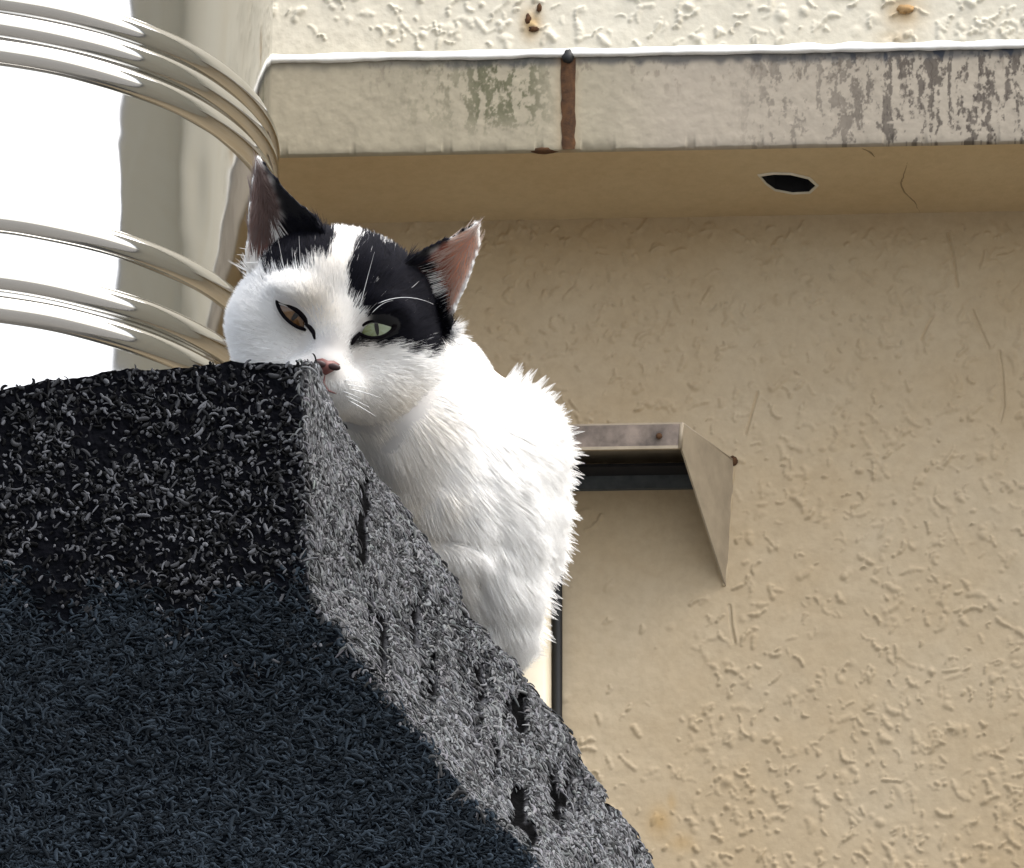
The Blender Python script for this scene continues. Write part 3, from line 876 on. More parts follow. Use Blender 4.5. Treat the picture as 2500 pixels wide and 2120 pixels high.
# ================================================================== CAT
CD = 3.5
MPP = CD / FPX                      # metres per photograph pixel at the cat
def cw(q):
    """cat modelling space (photo x, photo y, z towards the viewer; all in px) -> world"""
    q = np.asarray(q, float)
    return P(q[..., 0], q[..., 1], CD - q[..., 2] * MPP)
TILT = math.radians(12.0)
HO = np.array([822.0, 782.0, 0.0])
U_ = np.array([math.cos(TILT), math.sin(TILT), 0]); V_ = np.array([-math.sin(TILT), math.cos(TILT), 0]); Wd = np.array([0, 0, 1.0])
def hd(u, v, w): return HO + u * U_ + v * V_ + w * Wd

ELL = []   # centre, rotation (rows = axes), radii
def e_head(u, v, w, ru, rv, rw):
    ELL.append((hd(u, v, w), np.array([U_, V_, Wd]), np.array([ru, rv, rw], float)))
def e_body(x, y, z, rx, ry, rz, rot=0.0):
    a = math.radians(rot)
    ELL.append((np.array([x, y, z], float), np.array([[math.cos(a), math.sin(a), 0], [-math.sin(a), math.cos(a), 0], [0, 0, 1.0]]), np.array([rx, ry, rz], float)))
e_head(0, -30, -30, 225, 185, 205)
e_head(0, -95, 15, 150, 95, 150)
for sgn in (-1, 1):
    e_head(sgn * 150, 45, 0, 103, 112, 115)
    e_head(sgn * 105, 125, 30, 110, 95, 105)
    e_head(sgn * 36, 150, 165, 56, 44, 58)
    e_head(sgn * 95, -42, 130, 62, 36, 52)
e_head(0, 40, 135, 46, 100, 78)
e_head(0, 112, 190, 34, 34, 38)
e_head(0, 200, 110, 52, 38, 62)
e_head(0, 165, 60, 120, 70, 100)
NHEAD = len(ELL)
e_body(945, 940, -110, 150, 185, 185)
e_body(1045, 1080, -130, 165, 250, 200, -20)
e_body(1120, 1230, -150, 205, 255, 220, -15)
e_body(1215, 1125, -260, 150, 190, 230, 0)
e_body(1105, 925, -200, 82, 98, 130, -20)
e_body(1150, 985, -220, 90, 85, 130, 0)
e_body(1190, 1290, -300, 165, 215, 300, 10)
e_body(1190, 1410, -130, 112, 170, 150, -14)
e_body(1105, 1330, -60, 110, 130, 120, -30)
e_body(1225, 1520, -140, 50, 80, 90, -25)
e_body(1120, 1250, -650, 230, 260, 330, 0)
e_body(1010, 1180, -950, 200, 220, 240, 0)
SOCK = [(hd(s_ * 107, 4, 222), np.array([U_, V_, Wd]), np.array([58, 31, 40.])) for s_ in (-1, 1)]
SOCK.append((np.array([1172., 1450, 20]), np.array([[0.97, -0.24, 0], [0.24, 0.97, 0], [0, 0, 1.0]]), np.array([13., 95, 60])))
SOCK.append((np.array([1065., 1302, 60]), np.array([[0.98, 0.18, 0], [-0.18, 0.98, 0], [0, 0, 1.0]]), np.array([95., 12, 70])))

def d_ell(p, e):
    c, Rm, r = e
    q = (p - c) @ Rm.T
    k0 = np.linalg.norm(q / r, axis=-1) + 1e-9
    k1 = np.linalg.norm(q / (r * r), axis=-1) + 1e-9
    return k0 * (k0 - 1) / k1
def sdf(p, kh=16.0):
    acc = 0
    for e in ELL:
        acc = acc + np.exp(-np.clip(d_ell(p, e) / kh, -30, 60))
    f = -kh * np.log(acc + 1e-30)
    for e in SOCK:
        g = -d_ell(p, e); kk = 10.0
        f = kk * np.log(np.exp(np.clip(f / kk, -60, 60)) + np.exp(np.clip(g / kk, -60, 60)))
    # soft muscle folds on the body
    f = f + 7 * sstep(950, 1150, p[..., 1]) * vnoise(p / 95.0, 31) + 3 * vnoise(p / 45.0, 32) * sstep(900, 1100, p[..., 1])
    return f
def grad(p, h=1.5):
    g = np.stack([sdf(p + np.eye(3)[k] * h) - sdf(p - np.eye(3)[k] * h) for k in range(3)], -1)
    return g / (np.linalg.norm(g, axis=-1, keepdims=True) + 1e-9)
def surf_z(x, y, z0=420.0):
    z = np.full(np.shape(x), z0)
    for _ in range(60):
        f = sdf(np.stack([x, y, z], -1)); z = z - np.clip(f, -30, 30) * 0.7
    return z

def ico(c, Rm, r, nu=32, nv=20):
    u, v = np.meshgrid(np.linspace(0, 2 * math.pi, nu, endpoint=False), np.linspace(0, math.pi, nv + 2)[1:-1])
    d = np.stack([np.sin(v) * np.cos(u), np.sin(v) * np.sin(u), np.cos(v)], -1).reshape(-1, 3)
    V = c + (d * (r * 1.0)) @ Rm
    F = [tuple(f) for f in grid_faces(nv, nu, wrap=True).tolist()] + [tuple(range(nu))[::-1], tuple(range((nv - 1) * nu, nv * nu))]
    return V, F
# ears as thick curved shells
def ear_shell(outer_e, inner_e, cup, th):
    """outer_e, inner_e: polylines base->tip in px space; cup: backward bulge"""
    nu, nv = 18, 26
    t = np.linspace(0, 1, nv)
    def resamp(e):
        e = np.array(e, float); k_ = np.linspace(0, 1, len(e))
        return np.stack([np.interp(t, k_, e[:, a]) for a in range(3)], -1)
    a, b_ = resamp(outer_e), resamp(inner_e)
    u = np.linspace(0, 1, nu)
    base = a[:, None] * (1 - u)[None, :, None] + b_[:, None] * u[None, :, None]
    depth = cup * np.sin(math.pi * u) ** 0.8
    base = base + np.array([0, 0, -1.0]) * (depth[None] * (1 - t[:, None] ** 1.5) * 1.0)[..., None]
    fr = base; bk = base + np.array([0, 0, -th]) * 1.0
    # thin edge
    V = np.concatenate([fr.reshape(-1, 3), bk.reshape(-1, 3)])
    F = [tuple(f) for f in grid_faces(nv, nu).tolist()]
    off_ = nu * nv
    F += [tuple(x + off_ for x in f)[::-1] for f in grid_faces(nv, nu).tolist()]
    for i_ in range(nv - 1):
        F.append((i_ * nu, (i_ + 1) * nu, (i_ + 1) * nu + off_, i_ * nu + off_))
        F.append((i_ * nu + nu - 1 + off_, (i_ + 1) * nu + nu - 1 + off_, (i_ + 1) * nu + nu - 1, i_ * nu + nu - 1))
    for i_ in range(nu - 1):
        F.append((i_, i_ + off_, i_ + 1 + off_, i_ + 1))
        q_ = (nv - 1) * nu
        F.append((q_ + i_, q_ + i_ + 1, q_ + i_ + 1 + off_, q_ + i_ + off_))
    return V, F
earL = ear_shell([(600, 730, 10), (597, 650, 25), (602, 560, 30), (610, 470, 25), (624, 388, 5)],
                 [(835, 690, 90), (812, 585, 90), (768, 525, 75), (706, 472, 45), (636, 384, 8)], 95, 20)
earR = ear_shell([(1100, 830, 20), (1110, 765, 30), (1148, 680, 30), (1172, 605, 20), (1170, 548, 0)],
                 [(960, 720, 100), (985, 640, 95), (1035, 605, 75), (1095, 578, 40), (1160, 544, 3)], 95, 20)
parts_ = [ico(c, Rm, r) for c, Rm, r in ELL] + [earL, earR]
Vv, Ff = join(*parts_)
tmp = bpy.data.meshes.new('tmp'); tmp.from_pydata(Vv.tolist(), [], Ff); tmp.update()
bmx = bmesh.new(); bmx.from_mesh(tmp); bmesh.ops.recalc_face_normals(bmx, faces=bmx.faces); bmx.to_mesh(tmp); bmx.free()
to = bpy.data.objects.new('tmp', tmp); COL.objects.link(to)
md = to.modifiers.new('r', 'REMESH'); md.mode = 'VOXEL'; md.voxel_size = 7.5; md.adaptivity = 0
dg = bpy.context.evaluated_depsgraph_get()
ev = to.evaluated_get(dg); em = bpy.data.meshes.new_from_object(ev)
nv_ = len(em.vertices); pv = np.zeros(nv_ * 3); em.vertices.foreach_get('co', pv); pv = pv.reshape(-1, 3)
faces = [tuple(p.vertices) for p in em.polygons]
ne = len(em.edges); ed = np.zeros(ne * 2, int); em.edges.foreach_get('vertices', ed); ed = ed.reshape(-1, 2)
bpy.data.objects.remove(to); bpy.data.meshes.remove(tmp); bpy.data.meshes.remove(em)
def lap(p, lam, n_it, w=None):
    deg = np.bincount(ed.ravel(), minlength=nv_).astype(float)[:, None]
    for _ in range(n_it):
        s_ = np.zeros_like(p)
        for a_ in range(3):
            s_[:, a_] = np.bincount(ed[:, 0], p[ed[:, 1], a_], nv_) + np.bincount(ed[:, 1], p[ed[:, 0], a_], nv_)
        dlt = s_ / np.maximum(deg, 1) - p
        p = p + lam * dlt * (1 if w is None else w[:, None])
    return p
pv = lap(pv, 0.5, 5)
f0 = sdf(pv); earw = sstep(6, 30, f0) * (pv[:, 1] < 860)
bw = 1 - earw
for _ in range(5):
    pv = lap(pv, 0.5, 2, bw)
    f_ = sdf(pv); g_ = grad(pv)
    pv = pv - g_ * (np.clip(f_, -12, 12) * bw)[:, None]
# vertex normals in px space
tris = []
for f in faces:
    for k_ in range(1, len(f) - 1): tris.append((f[0], f[k_], f[k_ + 1]))
tris = np.array(tris)
fn = np.cross(pv[tris[:, 1]] - pv[tris[:, 0]], pv[tris[:, 2]] - pv[tris[:, 0]])
vn = np.zeros_like(pv)
for a_ in range(3):
    for k_ in range(3): vn[:, a_] += np.bincount(tris[:, k_], fn[:, a_], nv_)
vn /= np.linalg.norm(vn, axis=1)[:, None] + 1e-9
if (vn * grad(pv)).sum() < 0: vn = -vn

def in_poly(x, y, poly):
    poly = np.array(poly, float); res = np.zeros(np.shape(x), bool); n_ = len(poly); j_ = n_ - 1
    for i_ in range(n_):
        xi, yi = poly[i_]; xj, yj = poly[j_]
        c_ = ((yi > y) != (yj > y)) & (x < (xj - xi) * (y - yi) / (yj - yi + 1e-12) + xi)
        res ^= c_; j_ = i_
    return res
BLK_L = [(634, 355), (722, 455), (785, 512), (818, 545), (812, 600), (800, 630), (765, 632), (738, 650), (715, 640), (690, 665), (672, 650), (652, 675), (640, 640), (668, 600), (690, 560), (678, 490), (650, 420)]
BLK_R = [(858, 602), (874, 588), (905, 582), (940, 596), (980, 588), (1025, 570), (1085, 545), (1138, 528), (1150, 545), (1140, 560), (1090, 590), (1040, 640), (1058, 668), (1072, 700), (1092, 735), (1092, 764), (1110, 768), (1108, 800), (1103, 832),
         (1090, 842), (1070, 836), (1058, 862), (1038, 852), (1005, 850), (978, 836), (930, 833), (905, 828), (868, 842), (852, 836), (872, 815), (893, 790), (902, 772), (880, 752), (868, 735), (850, 712), (846, 672), (850, 640)]
GREY_T = [(878, 560), (905, 563), (935, 580), (925, 596), (890, 590)]
IN_L = [(627, 402), (612, 470), (606, 560), (609, 640), (628, 656), (655, 640), (668, 600), (690, 560), (678, 490), (650, 420)]
IN_R = [(1150, 560), (1163, 580), (1166, 603), (1136, 680), (1100, 760), (1084, 755), (1090, 735), (1070, 700), (1055, 668), (1030, 645), (1090, 590)]
def coat(p, jitter=True, r=None, amp=1.0):
    x, y = p[:, 0].copy(), p[:, 1].copy()
    if jitter:
        x += amp * (9 * vnoise(p / 22.0, 41) + (r.normal(0, 3.0, len(x)) if r is not None else 0))
        y += amp * (10 * vnoise(p / 22.0, 42) + (r.normal(0, 9.0, len(x)) if r is not None else 0))
    front = p[:, 2] > -140
    blk = (in_poly(x, y, BLK_L) | in_poly(x, y, BLK_R) | in_poly(x, y, GREY_T)) & front
    # black carries on over the back of the head
    blk |= (p[:, 2] <= -140) & (p[:, 1] < 690) & (np.abs(vnoise(p / 130., 44)) > 0.12)
    inn = (in_poly(p[:, 0], p[:, 1], IN_L) | in_poly(p[:, 0], p[:, 1], IN_R)) & (p[:, 2] > -150)
    return blk, inn
def to_face(p):
    q = p - HO
    return q @ U_, q @ V_, q[:, 2]

cat = empty('cat', cw(np.array([1150., 1450., -300.])))
tag(cat, 'white cat with black patches over both ears and one eye, chin on the stone wall', 'cat')
blk, inn = coat(pv)
fu, fv, fw = to_face(pv)
vc = np.empty((nv_, 3)); vc[:] = (0.80, 0.77, 0.73)
vc[blk] = (0.004, 0.004, 0.006)
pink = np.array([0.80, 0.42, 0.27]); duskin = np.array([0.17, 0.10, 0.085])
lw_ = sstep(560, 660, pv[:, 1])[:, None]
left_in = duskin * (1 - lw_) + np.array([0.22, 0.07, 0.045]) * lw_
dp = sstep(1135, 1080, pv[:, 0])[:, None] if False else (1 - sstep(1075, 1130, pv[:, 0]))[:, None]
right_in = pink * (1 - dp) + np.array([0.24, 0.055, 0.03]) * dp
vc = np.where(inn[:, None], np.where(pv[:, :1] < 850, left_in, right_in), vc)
vc = lap(vc, 0.5, 4)
skin, t, b_ = new_mat('cat_skin')
at = N(t, 'ShaderNodeAttribute', attribute_name='tint')
t.links.new(at.outputs['Color'], b_.inputs['Base Color'])
b_.inputs['Roughness'].default_value = 0.7
tr = N(t, 'ShaderNodeBsdfTranslucent'); t.links.new(at.outputs['Color'], tr.inputs['Color'])
mxs = N(t, 'ShaderNodeMixShader'); mxs.inputs[0].default_value = 0.3
outn = t.nodes['Material Output']
t.links.new(b_.outputs[0], mxs.inputs[1]); t.links.new(tr.outputs[0], mxs.inputs[2]); t.links.new(mxs.outputs[0], outn.inputs['Surface'])
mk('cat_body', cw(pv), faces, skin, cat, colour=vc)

# ---- eyes
def eye(name_side, cx, cy, hw, hh, ang, iris_a, iris_b, look, lid_top, pup_w):
    """almond eye set into the socket. cx,cy px; hw,hh half sizes; ang = tilt of the eye's long axis in the image"""
    z = float(surf_z(np.array([cx]), np.array([cy]))[0])
    a = math.radians(ang); ex = np.array([math.cos(a), math.sin(a), 0]); ey = np.array([-math.sin(a), math.cos(a), 0])
    c = np.array([cx, cy, z])
    tx = float(surf_z(np.array([cx + 30 * ex[0]]), np.array([cy + 30 * ex[1]]))[0] - surf_z(np.array([cx - 30 * ex[0]]), np.array([cy - 30 * ex[1]]))[0]) / 60
    tx = max(-0.7, min(0.7, tx))
    def lid(s_, up):        # s_ -1..1 ; returns offset along ey
        sh = (1 - np.abs(s_) ** 2.1) ** 0.85
        return (-lid_top if up else 1.0) * hh * sh
    nu, nv = 34, 16
    s_ = np.linspace(-1, 1, nu)
    rows = []
    for j_ in range(nv):
        f = j_ / (nv - 1)
        y_ = lid(s_, True) * (1 - f) + lid(s_, False) * f
        x_ = s_ * hw
        rb_ = 1.35 * hw
        zb = np.sqrt(np.clip(rb_ ** 2 - x_ ** 2 - y_ ** 2, 0, None)) - rb_
        rows.append(c + x_[:, None] * ex + y_[:, None] * ey + (zb + 10 + tx * x_)[:, None] * Wd)
    Vq = np.array(rows).reshape(-1, 3)
    rel_ = Vq - c
    lx_, ly_ = rel_ @ ex - look[0], rel_ @ ey - look[1]
    rad_ = np.sqrt(lx_ ** 2 + ly_ ** 2) / (hw * 0.80)
    ang_ = np.arctan2(ly_, lx_)
    root = empty('tmp_eye', (0, 0, 0)); bpy.data.objects.remove(root)
    m_, t_, bb = new_mat('eye_surface')
    at_ = N(t_, 'ShaderNodeAttribute', attribute_name='tint'); t_.links.new(at_.outputs['Color'], bb.inputs['Base Color'])
    bb.inputs['Roughness'].default_value = 0.12
    bb.inputs['Coat Weight'].default_value = 0.3; bb.inputs['Coat Roughness'].default_value = 0.03
    # denser grid for colour
    streak = 0.5 + 0.5 * vnoise(np.stack([ang_ * 9, rad_ * 2, 0 * rad_], -1), 4)
    ia, ib = np.array(iris_a), np.array(iris_b)
    mixf = np.clip(0.5 * streak + 0.5 * sstep(-0.6, 0.8, lx_ / hw), 0, 1)[:, None]
    col_ = ia * (1 - mixf) + ib * mixf
    col_ = col_ * (1 - 0.85 * sstep(0.92, 1.12, rad_))[:, None]
    eo = mk('eye', cw(Vq), grid_faces(nv, nu), m_, cat, colour=col_)
    # slit pupil
    tt = np.linspace(-1, 1, 15); ph = hh * 0.9
    PV = []
    for s2 in (-1, 0, 1):
        x_ = look[0] + s2 * pup_w * (1 - tt ** 2) ** 0.6; y_ = look[1] + tt * ph
        zb = np.sqrt(np.clip((1.35 * hw) ** 2 - x_ ** 2 - y_ ** 2, 0, None)) - 1.35 * hw
        PV.append(c + x_[:, None] * ex + y_[:, None] * ey + (zb + 11.2 + tx * x_)[:, None] * Wd)
    mk('pupil', cw(np.concatenate(PV)), grid_faces(3, 15), M_PUPIL, eo)
    # dark lid rim, all round
    tt = np.linspace(0, 2 * math.pi, 49)[:-1]
    s2 = np.cos(tt); up = np.sin(tt) < 0
    y_ = np.where(up, lid(s2, True), lid(s2, False)); x_ = s2 * (hw * 1.02)
    zb = np.sqrt(np.clip((1.35 * hw) ** 2 - x_ ** 2 - y_ ** 2, 0, None)) - 1.35 * hw
    ctr = c + x_[:, None] * ex + y_[:, None] * ey + (zb + 11 + tx * x_)[:, None] * Wd
    rd = 4.4 + 2.0 * (s2 > 0.8) + np.where(up, 2.2, 0.0)
    ctr = np.concatenate([ctr, ctr[:1]]); rd = np.append(rd, rd[0])
    V2, F2 = tube(ctr, rd, 8, cap=False)
    mk('eyelid', cw(np.array(V2)), F2, M_LID, eo)
    # tear-duct streak at the inner corner
    return c, ex, ey
M_PUPIL = plain('pupil_black', (0.003, 0.003, 0.003), 0.1)
M_LID = plain('eyelid_skin', (0.004, 0.003, 0.004), 0.8, var=0.3)
M_LID.node_tree.nodes['Principled BSDF'].inputs['Specular IOR Level'].default_value = 0.05
EYES = []
EYES.append((718, 768, 56, 22, 38) + eye('l', 717, 770, 53, 19, 41, (0.13, 0.062, 0.016), (0.05, 0.021, 0.006), (4, -4), 0.75, 6))
EYES.append((918, 802, 50, 25, -8) + eye('r', 918, 802, 46, 23, -8, (0.15, 0.17, 0.06), (0.27, 0.32, 0.24), (2, -2), 0.95, 5))
# inner corner streaks
def streak_tube(pts, rad, mat, name='tear_line', parent=cat, dz=6):
    pts = np.array(pts, float)
    t = np.linspace(0, len(pts) - 1, len(pts) * 4)
    Q = np.stack([np.interp(t, np.arange(len(pts)), pts[:, k_]) for k_ in range(2)], -1)
    z = surf_z(Q[:, 0], Q[:, 1]) + dz
    q = np.concatenate([Q, z[:, None]], 1)
    rr = rad * np.sin(np.linspace(0.5, math.pi - 0.4, len(q)))
    V, F = tube(q, rr, 7); return mk(name, cw(np.array(V)), F, mat, parent)
streak_tube([(744, 790), (756, 800), (765, 812), (768, 828)], 6, M_LID)
streak_tube([(880, 812), (866, 828), (858, 842)], 6, M_LID)

# ---- nose
M_NOSE = plain('dusky_pink_nose_leather', (0.16, 0.055, 0.045), 0.5, var=0.3, scale=400)
M_NOSE_D = plain('dark_nostril', (0.025, 0.006, 0.006), 0.5)
def nose_pt(u, v, dz):
    q = hd(u, v, 0); z = surf_z(np.array([q[0]]), np.array([q[1]]))[0]
    return np.array([q[0], q[1], z + dz])
outline = [(-30, 104), (-14, 98), (0, 101), (14, 98), (30, 104), (24, 118), (8, 132), (0, 138), (-8, 132), (-24, 118)]
ctrn = nose_pt(0, 114, 20)
Vn_ = [ctrn] + [ctrn * (1 - f) + nose_pt(a, b2, 6 + (12 if f < 0.9 else 0)) * f for f in (0.6, 1.0) for a, b2 in outline]
k = len(outline)
Fn_ = [(0, 1 + i, 1 + (i + 1) % k) for i in range(k)] + [(1 + i, 1 + k + i, 1 + k + (i + 1) % k, 1 + (i + 1) % k) for i in range(k)]
nose = mk('nose', cw(np.array(Vn_)), Fn_, M_NOSE, cat)
for sgn in (-1, 1):
    q = nose_pt(sgn * 18, 113, 20)
    e_ = ico(q, np.array([U_, V_, Wd]), np.array([16, 9, 6]), 12, 8)
    mk('nostril', cw(np.array(e_[0])), e_[1], M_NOSE_D, nose)
streak_tube([tuple(hd(0, 138, 0)[:2]), tuple(hd(0, 158, 0)[:2]), tuple(hd(14, 172, 0)[:2]), tuple(hd(36, 176, 0)[:2])], 3.0, plain('lip_line', (0.22, 0.10, 0.09), 0.6), 'mouth_line', dz=4)

# ---- fur
fr = np.random.default_rng(5)
ta = np.linalg.norm(fn, axis=1) * 0.5
tcn = (pv[tris[:, 0]] + pv[tris[:, 1]] + pv[tris[:, 2]]) / 3
wgt = ta * np.where(tcn[:, 2] > -330, 1.0, 0.35) * np.where(tcn[:, 2] < -620, 0.35, 1.0)
wgt *= np.where(tcn[:, 1] < 1010, 1.7, 1.0)
NFUR = 420000
ti = fr.choice(len(tris), NFUR, p=wgt / wgt.sum())
b1_ = fr.random(NFUR); b2_ = fr.random(NFUR); sw_ = b1_ + b2_ > 1; b1_[sw_] = 1 - b1_[sw_]; b2_[sw_] = 1 - b2_[sw_]
T = tris[ti]
rp = pv[T[:, 0]] * (1 - b1_ - b2_)[:, None] + pv[T[:, 1]] * b1_[:, None] + pv[T[:, 2]] * b2_[:, None]
rn = vn[T[:, 0]] * (1 - b1_ - b2_)[:, None] + vn[T[:, 1]] * b1_[:, None] + vn[T[:, 2]] * b2_[:, None]
rn /= np.linalg.norm(rn, axis=1)[:, None] + 1e-9
blk, inn = coat(rp, True, fr)
fu, fv, fw = to_face(rp)
keep = np.ones(NFUR, bool)
for (cx, cy, hw, hh, ang, c_, ex_, ey_) in EYES:
    q = rp - c_
    xx, yy = q @ ex_, q @ ey_
    keep &= ~(((xx / (hw + 4)) ** 2 + (yy / (hh + 5)) ** 2 < 1) & (np.abs(q[:, 2]) < 70))
keep &= ~((np.abs(fu) < 33 - 0.5 * np.abs(fv - 104)) & (fv > 94) & (fv < 140) & (fw > 150))
earr = (sdf(rp) > 10) & (rp[:, 1] < 800)
keep &= ~(inn & (fr.random(NFUR) > 0.08))
rp, rn, blk, inn, fu, fv, fw, earr = [a_[keep] for a_ in (rp, rn, blk, inn, fu, fv, fw, earr)]
n_ = len(rp)
headw = np.clip(1 - sstep(-60, 40, np.minimum.reduce([d_ell(rp, e) for e in ELL[NHEAD:]]) * 0 + (sdf(rp) * 0)), 0, 1)
dh = np.minimum.reduce([d_ell(rp, e) for e in ELL[:NHEAD]])
db = np.minimum.reduce([d_ell(rp, e) for e in ELL[NHEAD:]])
headw = sstep(-30, 40, db - dh)            # 1 on the head
headw = np.where(earr, 1.0, headw)
nose_c = hd(0, 95, 190)
flow_h = rp - nose_c
flow_h[:, 2] *= 1.0
flow_h /= np.linalg.norm(flow_h, axis=1)[:, None]
# ears: towards their tips
tipL, tipR = np.array([628., 370, 0]), np.array([1175., 530, 0])
ft = np.where(rp[:, :1] < 850, tipL, tipR) - rp; ft /= np.linalg.norm(ft, axis=1)[:, None] + 1e-9
flow_h = np.where(earr[:, None], ft, flow_h)
backc = np.array([1195., 1190., -260.])
flow_b = np.stack([0.55 + 0 * fu, 0.8 + 0 * fu, -0.35 + 0 * fu], -1)          # down, right and back
rad_b = rp - backc; rad_b /= np.linalg.norm(rad_b, axis=1)[:, None]
upb = sstep(1150, 900, rp[:, 1]) if False else (1 - sstep(930, 1200, rp[:, 1]))
rightb = sstep(1180, 1300, rp[:, 0])
flow_b = flow_b + (rightb * upb * 1.1)[:, None] * np.array([0.6, -1.0, 0.0])
flow_b /= np.linalg.norm(flow_b, axis=1)[:, None]
flow = flow_h * headw[:, None] + flow_b * (1 - headw)[:, None]
swirl = np.stack([vnoise(rp / 120., 51), vnoise(rp / 120., 52), vnoise(rp / 120., 53)], -1)
flow = flow + 0.35 * swirl * (1 - 0.5 * headw)[:, None]
flow = flow - rn * (flow * rn).sum(1)[:, None]
flow /= np.linalg.norm(flow, axis=1)[:, None] + 1e-9
faced = np.sqrt(fu ** 2 + (fv - 95) ** 2)
Lh = np.interp(faced, [0, 30, 60, 140, 230, 320], [5, 7, 16, 30, 48, 60])
Lb = (72 + 14 * rightb) * (0.62 + 0.38 * sstep(850, 1080, rp[:, 1]))
Lh = np.where(earr, 15.0, Lh)
Lh = np.where(inn, 45.0, Lh)
L = (Lh * headw + Lb * (1 - headw)) * fr.uniform(0.6, 1.25, n_)
ruff = sstep(1180, 1330, rp[:, 0]) * (1 - headw)
lift = np.where(earr, 0.08, 0.18 * headw + 0.11 * (1 - headw) + 0.22 * ruff)
lift = np.where(inn, 0.35, lift)
lift = lift * fr.uniform(0.6, 1.4, n_)
# clumps
nc = 14000
ci = fr.choice(n_, nc, replace=False)
kd = kdtree.KDTree(nc)
for q_, i_ in enumerate(ci): kd.insert(rp[i_], q_)
kd.balance()
own = np.array([kd.find(p_)[1] for p_ in rp])
croot = rp[ci][own]; cflow = flow[ci][own]; cn = rn[ci][own]; cL = L[ci][own]; clift = lift[ci][own]
K = 6
ts = np.linspace(0, 1, K)
rdir = fr.standard_normal((n_, 3)); rdir /= np.linalg.norm(rdir, axis=1)[:, None]
pts = np.zeros((n_, K, 3))
cpts = np.zeros((n_, K, 3))
for k_, t_ in enumerate(ts):
    prog = t_
    lf = lift * (1 - 0.5 * t_)
    d_ = flow + rn * lf[:, None] * 1.3
    d_ /= np.linalg.norm(d_, axis=1)[:, None]
    pts[:, k_] = rp - rn * 2 + d_ * (L * prog)[:, None] + rdir * (0.10 * L * t_ ** 2)[:, None]
    dc = cflow + cn * (clift * (1 - 0.5 * t_))[:, None] * 1.3
    dc /= np.linalg.norm(dc, axis=1)[:, None]
    cpts[:, k_] = croot + dc * (cL * prog)[:, None]
camt = (0.18 * headw + 0.09 * (1 - headw) + 0.18 * ruff) * np.where(earr, 0.0, 1)
far_ = np.linalg.norm(rp - croot, axis=1) > 40
camt = np.where(far_, 0, camt)
mid_pt = rp + flow * (0.55 * L)[:, None]
blk, _ = coat(np.where((headw > 0.5)[:, None] & ~earr[:, None], mid_pt, rp), True, fr, np.where(earr, 0.12, 1.0))
for k_, t_ in enumerate(ts):
    wv = (camt * t_ ** 1.2)[:, None]
    pts[:, k_] = pts[:, k_] * (1 - wv) + cpts[:, k_] * wv
rad0 = np.where(headw > 0.5, 0.66, 0.64) * fr.uniform(0.7, 1.2, n_)
prof_ = np.array([1.0, 1.0, 0.9, 0.75, 0.5, 0.12])
radw = rad0[:, None] * prof_[None] * MPP
wcol = np.array([0.94, 0.93, 0.90]) * fr.uniform(0.94, 1.04, (n_, 1))
bcol = np.array([0.0045, 0.0045, 0.0075]) * fr.uniform(0.5, 1.8, (n_, 1))
stray = fr.random(n_) < 0.003
isb = (blk & ~(stray & blk))
hc = np.where(isb[:, None], bcol, wcol)
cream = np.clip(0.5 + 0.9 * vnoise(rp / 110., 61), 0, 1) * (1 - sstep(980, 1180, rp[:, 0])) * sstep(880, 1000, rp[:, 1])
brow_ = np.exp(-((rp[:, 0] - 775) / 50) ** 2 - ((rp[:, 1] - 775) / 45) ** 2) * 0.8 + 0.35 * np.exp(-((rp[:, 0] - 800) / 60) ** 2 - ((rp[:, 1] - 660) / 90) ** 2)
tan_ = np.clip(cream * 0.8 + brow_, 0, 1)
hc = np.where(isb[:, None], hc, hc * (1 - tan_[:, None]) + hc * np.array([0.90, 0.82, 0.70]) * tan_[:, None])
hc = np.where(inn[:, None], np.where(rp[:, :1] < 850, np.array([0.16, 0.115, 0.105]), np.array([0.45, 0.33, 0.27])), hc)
hc = np.clip(hc, 0, 0.97)
M_FUR, t, b_ = new_mat('cat_fur')
at = N(t, 'ShaderNodeAttribute', attribute_name='tint')
hb = N(t, 'ShaderNodeBsdfHairPrincipled')
hb.parametrization = 'COLOR'
t.links.new(at.outputs['Color'], hb.inputs['Color'])
hb.inputs['Roughness'].default_value = 0.45; hb.inputs['Radial Roughness'].default_value = 0.6
hb.inputs['Coat'].default_value = 0.0
df = N(t, 'ShaderNodeBsdfDiffuse'); t.links.new(at.outputs['Color'], df.inputs['Color'])
mx_ = N(t, 'ShaderNodeMixShader'); sx_ = N(t, 'ShaderNodeSeparateColor'); t.links.new(at.outputs['Color'], sx_.inputs[0])
mr_ = N(t, 'ShaderNodeMapRange'); mr_.inputs['From Max'].default_value = 0.5; mr_.inputs['To Min'].default_value = 0.85; mr_.inputs['To Max'].default_value = 0.5
t.links.new(sx_.outputs[0], mr_.inputs['Value']); t.links.new(mr_.outputs[0], mx_.inputs[0])
t.links.new(hb.outputs[0], mx_.inputs[1]); t.links.new(df.outputs[0], mx_.inputs[2])
t.links.new(mx_.outputs[0], t.nodes['Material Output'].inputs['Surface'])
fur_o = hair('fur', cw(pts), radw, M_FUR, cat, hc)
tag(fur_o, kind='stuff')

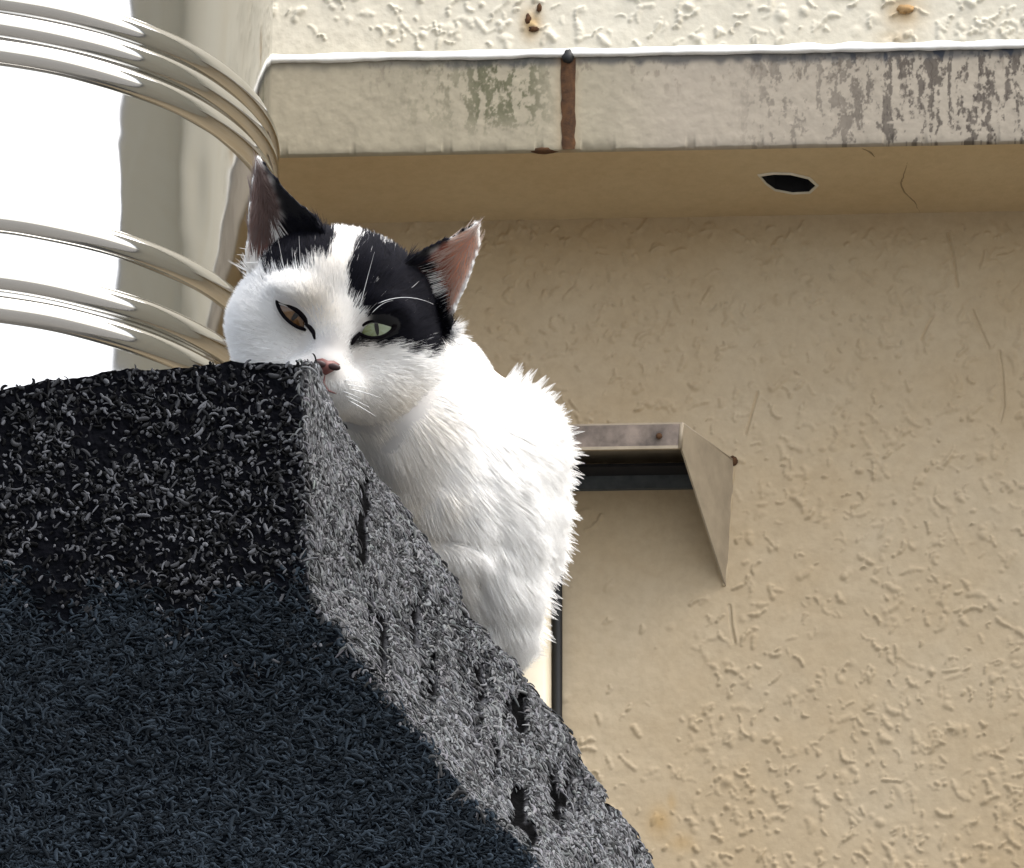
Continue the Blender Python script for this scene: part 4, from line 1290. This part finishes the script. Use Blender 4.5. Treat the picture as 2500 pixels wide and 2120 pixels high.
# ---- loose pointed tufts along the back
rim_ = np.where((vn[:, 2] > -0.55) & (vn[:, 2] < 0.25) & (vn[:, 0] > 0.15) & (pv[:, 0] > 1235) & (pv[:, 1] > 880) & (pv[:, 1] < 1560) & (pv[:, 2] < 60))[0]
nt_ = 1500; per = 9
pick = fr.choice(rim_, nt_)
tp, tn = pv[pick], vn[pick]
upw = 1 - sstep(930, 1230, tp[:, 1])
td = tn * 0.75 + upw[:, None] * np.array([0.5, -0.75, 0]) + (1 - upw)[:, None] * np.array([0.45, 0.55, 0])
td /= np.linalg.norm(td, axis=1)[:, None]
td += fr.normal(0, 0.12, td.shape)
tl = fr.uniform(28, 72, nt_)
rr0 = fr.normal(0, 8.0, (nt_, per, 3)); rr0[..., 2] *= 1.0
K2 = 6; tt2 = np.linspace(0, 1, K2)
tips = tp + td * tl[:, None]
TP = np.zeros((nt_, per, K2, 3))
for k_, t_ in enumerate(tt2):
    TP[:, :, k_] = (tp[:, None] - tn[:, None] * 6 + rr0 * (1 - t_) ** 0.8 + (td * tl[:, None])[:, None] * t_ + np.array([0, 1.0, 0]) * 7 * t_ ** 2)
TP = TP.reshape(-1, K2, 3)
tuft = hair('back_tufts', cw(TP), np.array([1.0, 0.95, 0.8, 0.6, 0.35, 0.08])[None] * 0.55 * MPP, M_FUR, cat, np.broadcast_to(np.array([0.93, 0.92, 0.89]), (len(TP), 3)))
tag(tuft, kind='stuff')

# ---- whiskers
M_WH = plain('whisker_white', (0.9, 0.9, 0.88), 0.35, var=0.02)
def whisker(x, y, dx, dy, dz, L_, sag, r0=1.5):
    z = float(surf_z(np.array([x]), np.array([y]))[0])
    t = np.linspace(0, 1, 12)
    d = np.array([dx, dy, dz], float); d /= np.linalg.norm(d)
    q = np.array([x, y, z]) + d * (t * L_)[:, None] + np.array([0, 1.0, 0]) * (sag * t ** 2)[:, None]
    V, F = tube(q, r0 * (1 - 0.85 * t), 5); mk('whisker', cw(np.array(V)), F, M_WH, cat)
for k_ in range(6):
    p0 = hd(50 + 8 * (k_ % 3), 140 + 9 * k_, 0)
    whisker(p0[0], p0[1], 1.0, 0.02 + 0.10 * k_, 0.5, 55 + 15 * (k_ % 3), 4)
for k_ in range(5):
    p0 = hd(-50 - 8 * (k_ % 3), 132 + 8 * k_, 0)
    whisker(p0[0], p0[1], -1.0, -0.15 + 0.08 * k_, 0.4, 95 + 25 * (k_ % 3), 10)
for (x, y, dx, dy, L_, sg) in [(880, 745, 0.25, -1.0, 150, 8), (915, 745, 0.9, -0.45, 170, 70), (905, 768, 0.6, -0.7, 90, 30), (700, 690, -0.2, -1, 120, 0), (735, 680, -0.05, -1, 110, 0)]:
    whisker(x, y, dx, dy, 0.35, L_, sg, 1.15)
for (x, y, dx, dy, L_) in [(640, 628, -1.0, -0.1, 70), (645, 640, -1, 0.05, 75), (632, 615, -1, -0.2, 55)]:
    whisker(x, y, dx, dy, 0.5, L_, 0, 1.6)
# drop helpers that were never linked to anything
for m_ in list(bpy.data.meshes):
    if m_.users == 0: bpy.data.meshes.remove(m_)
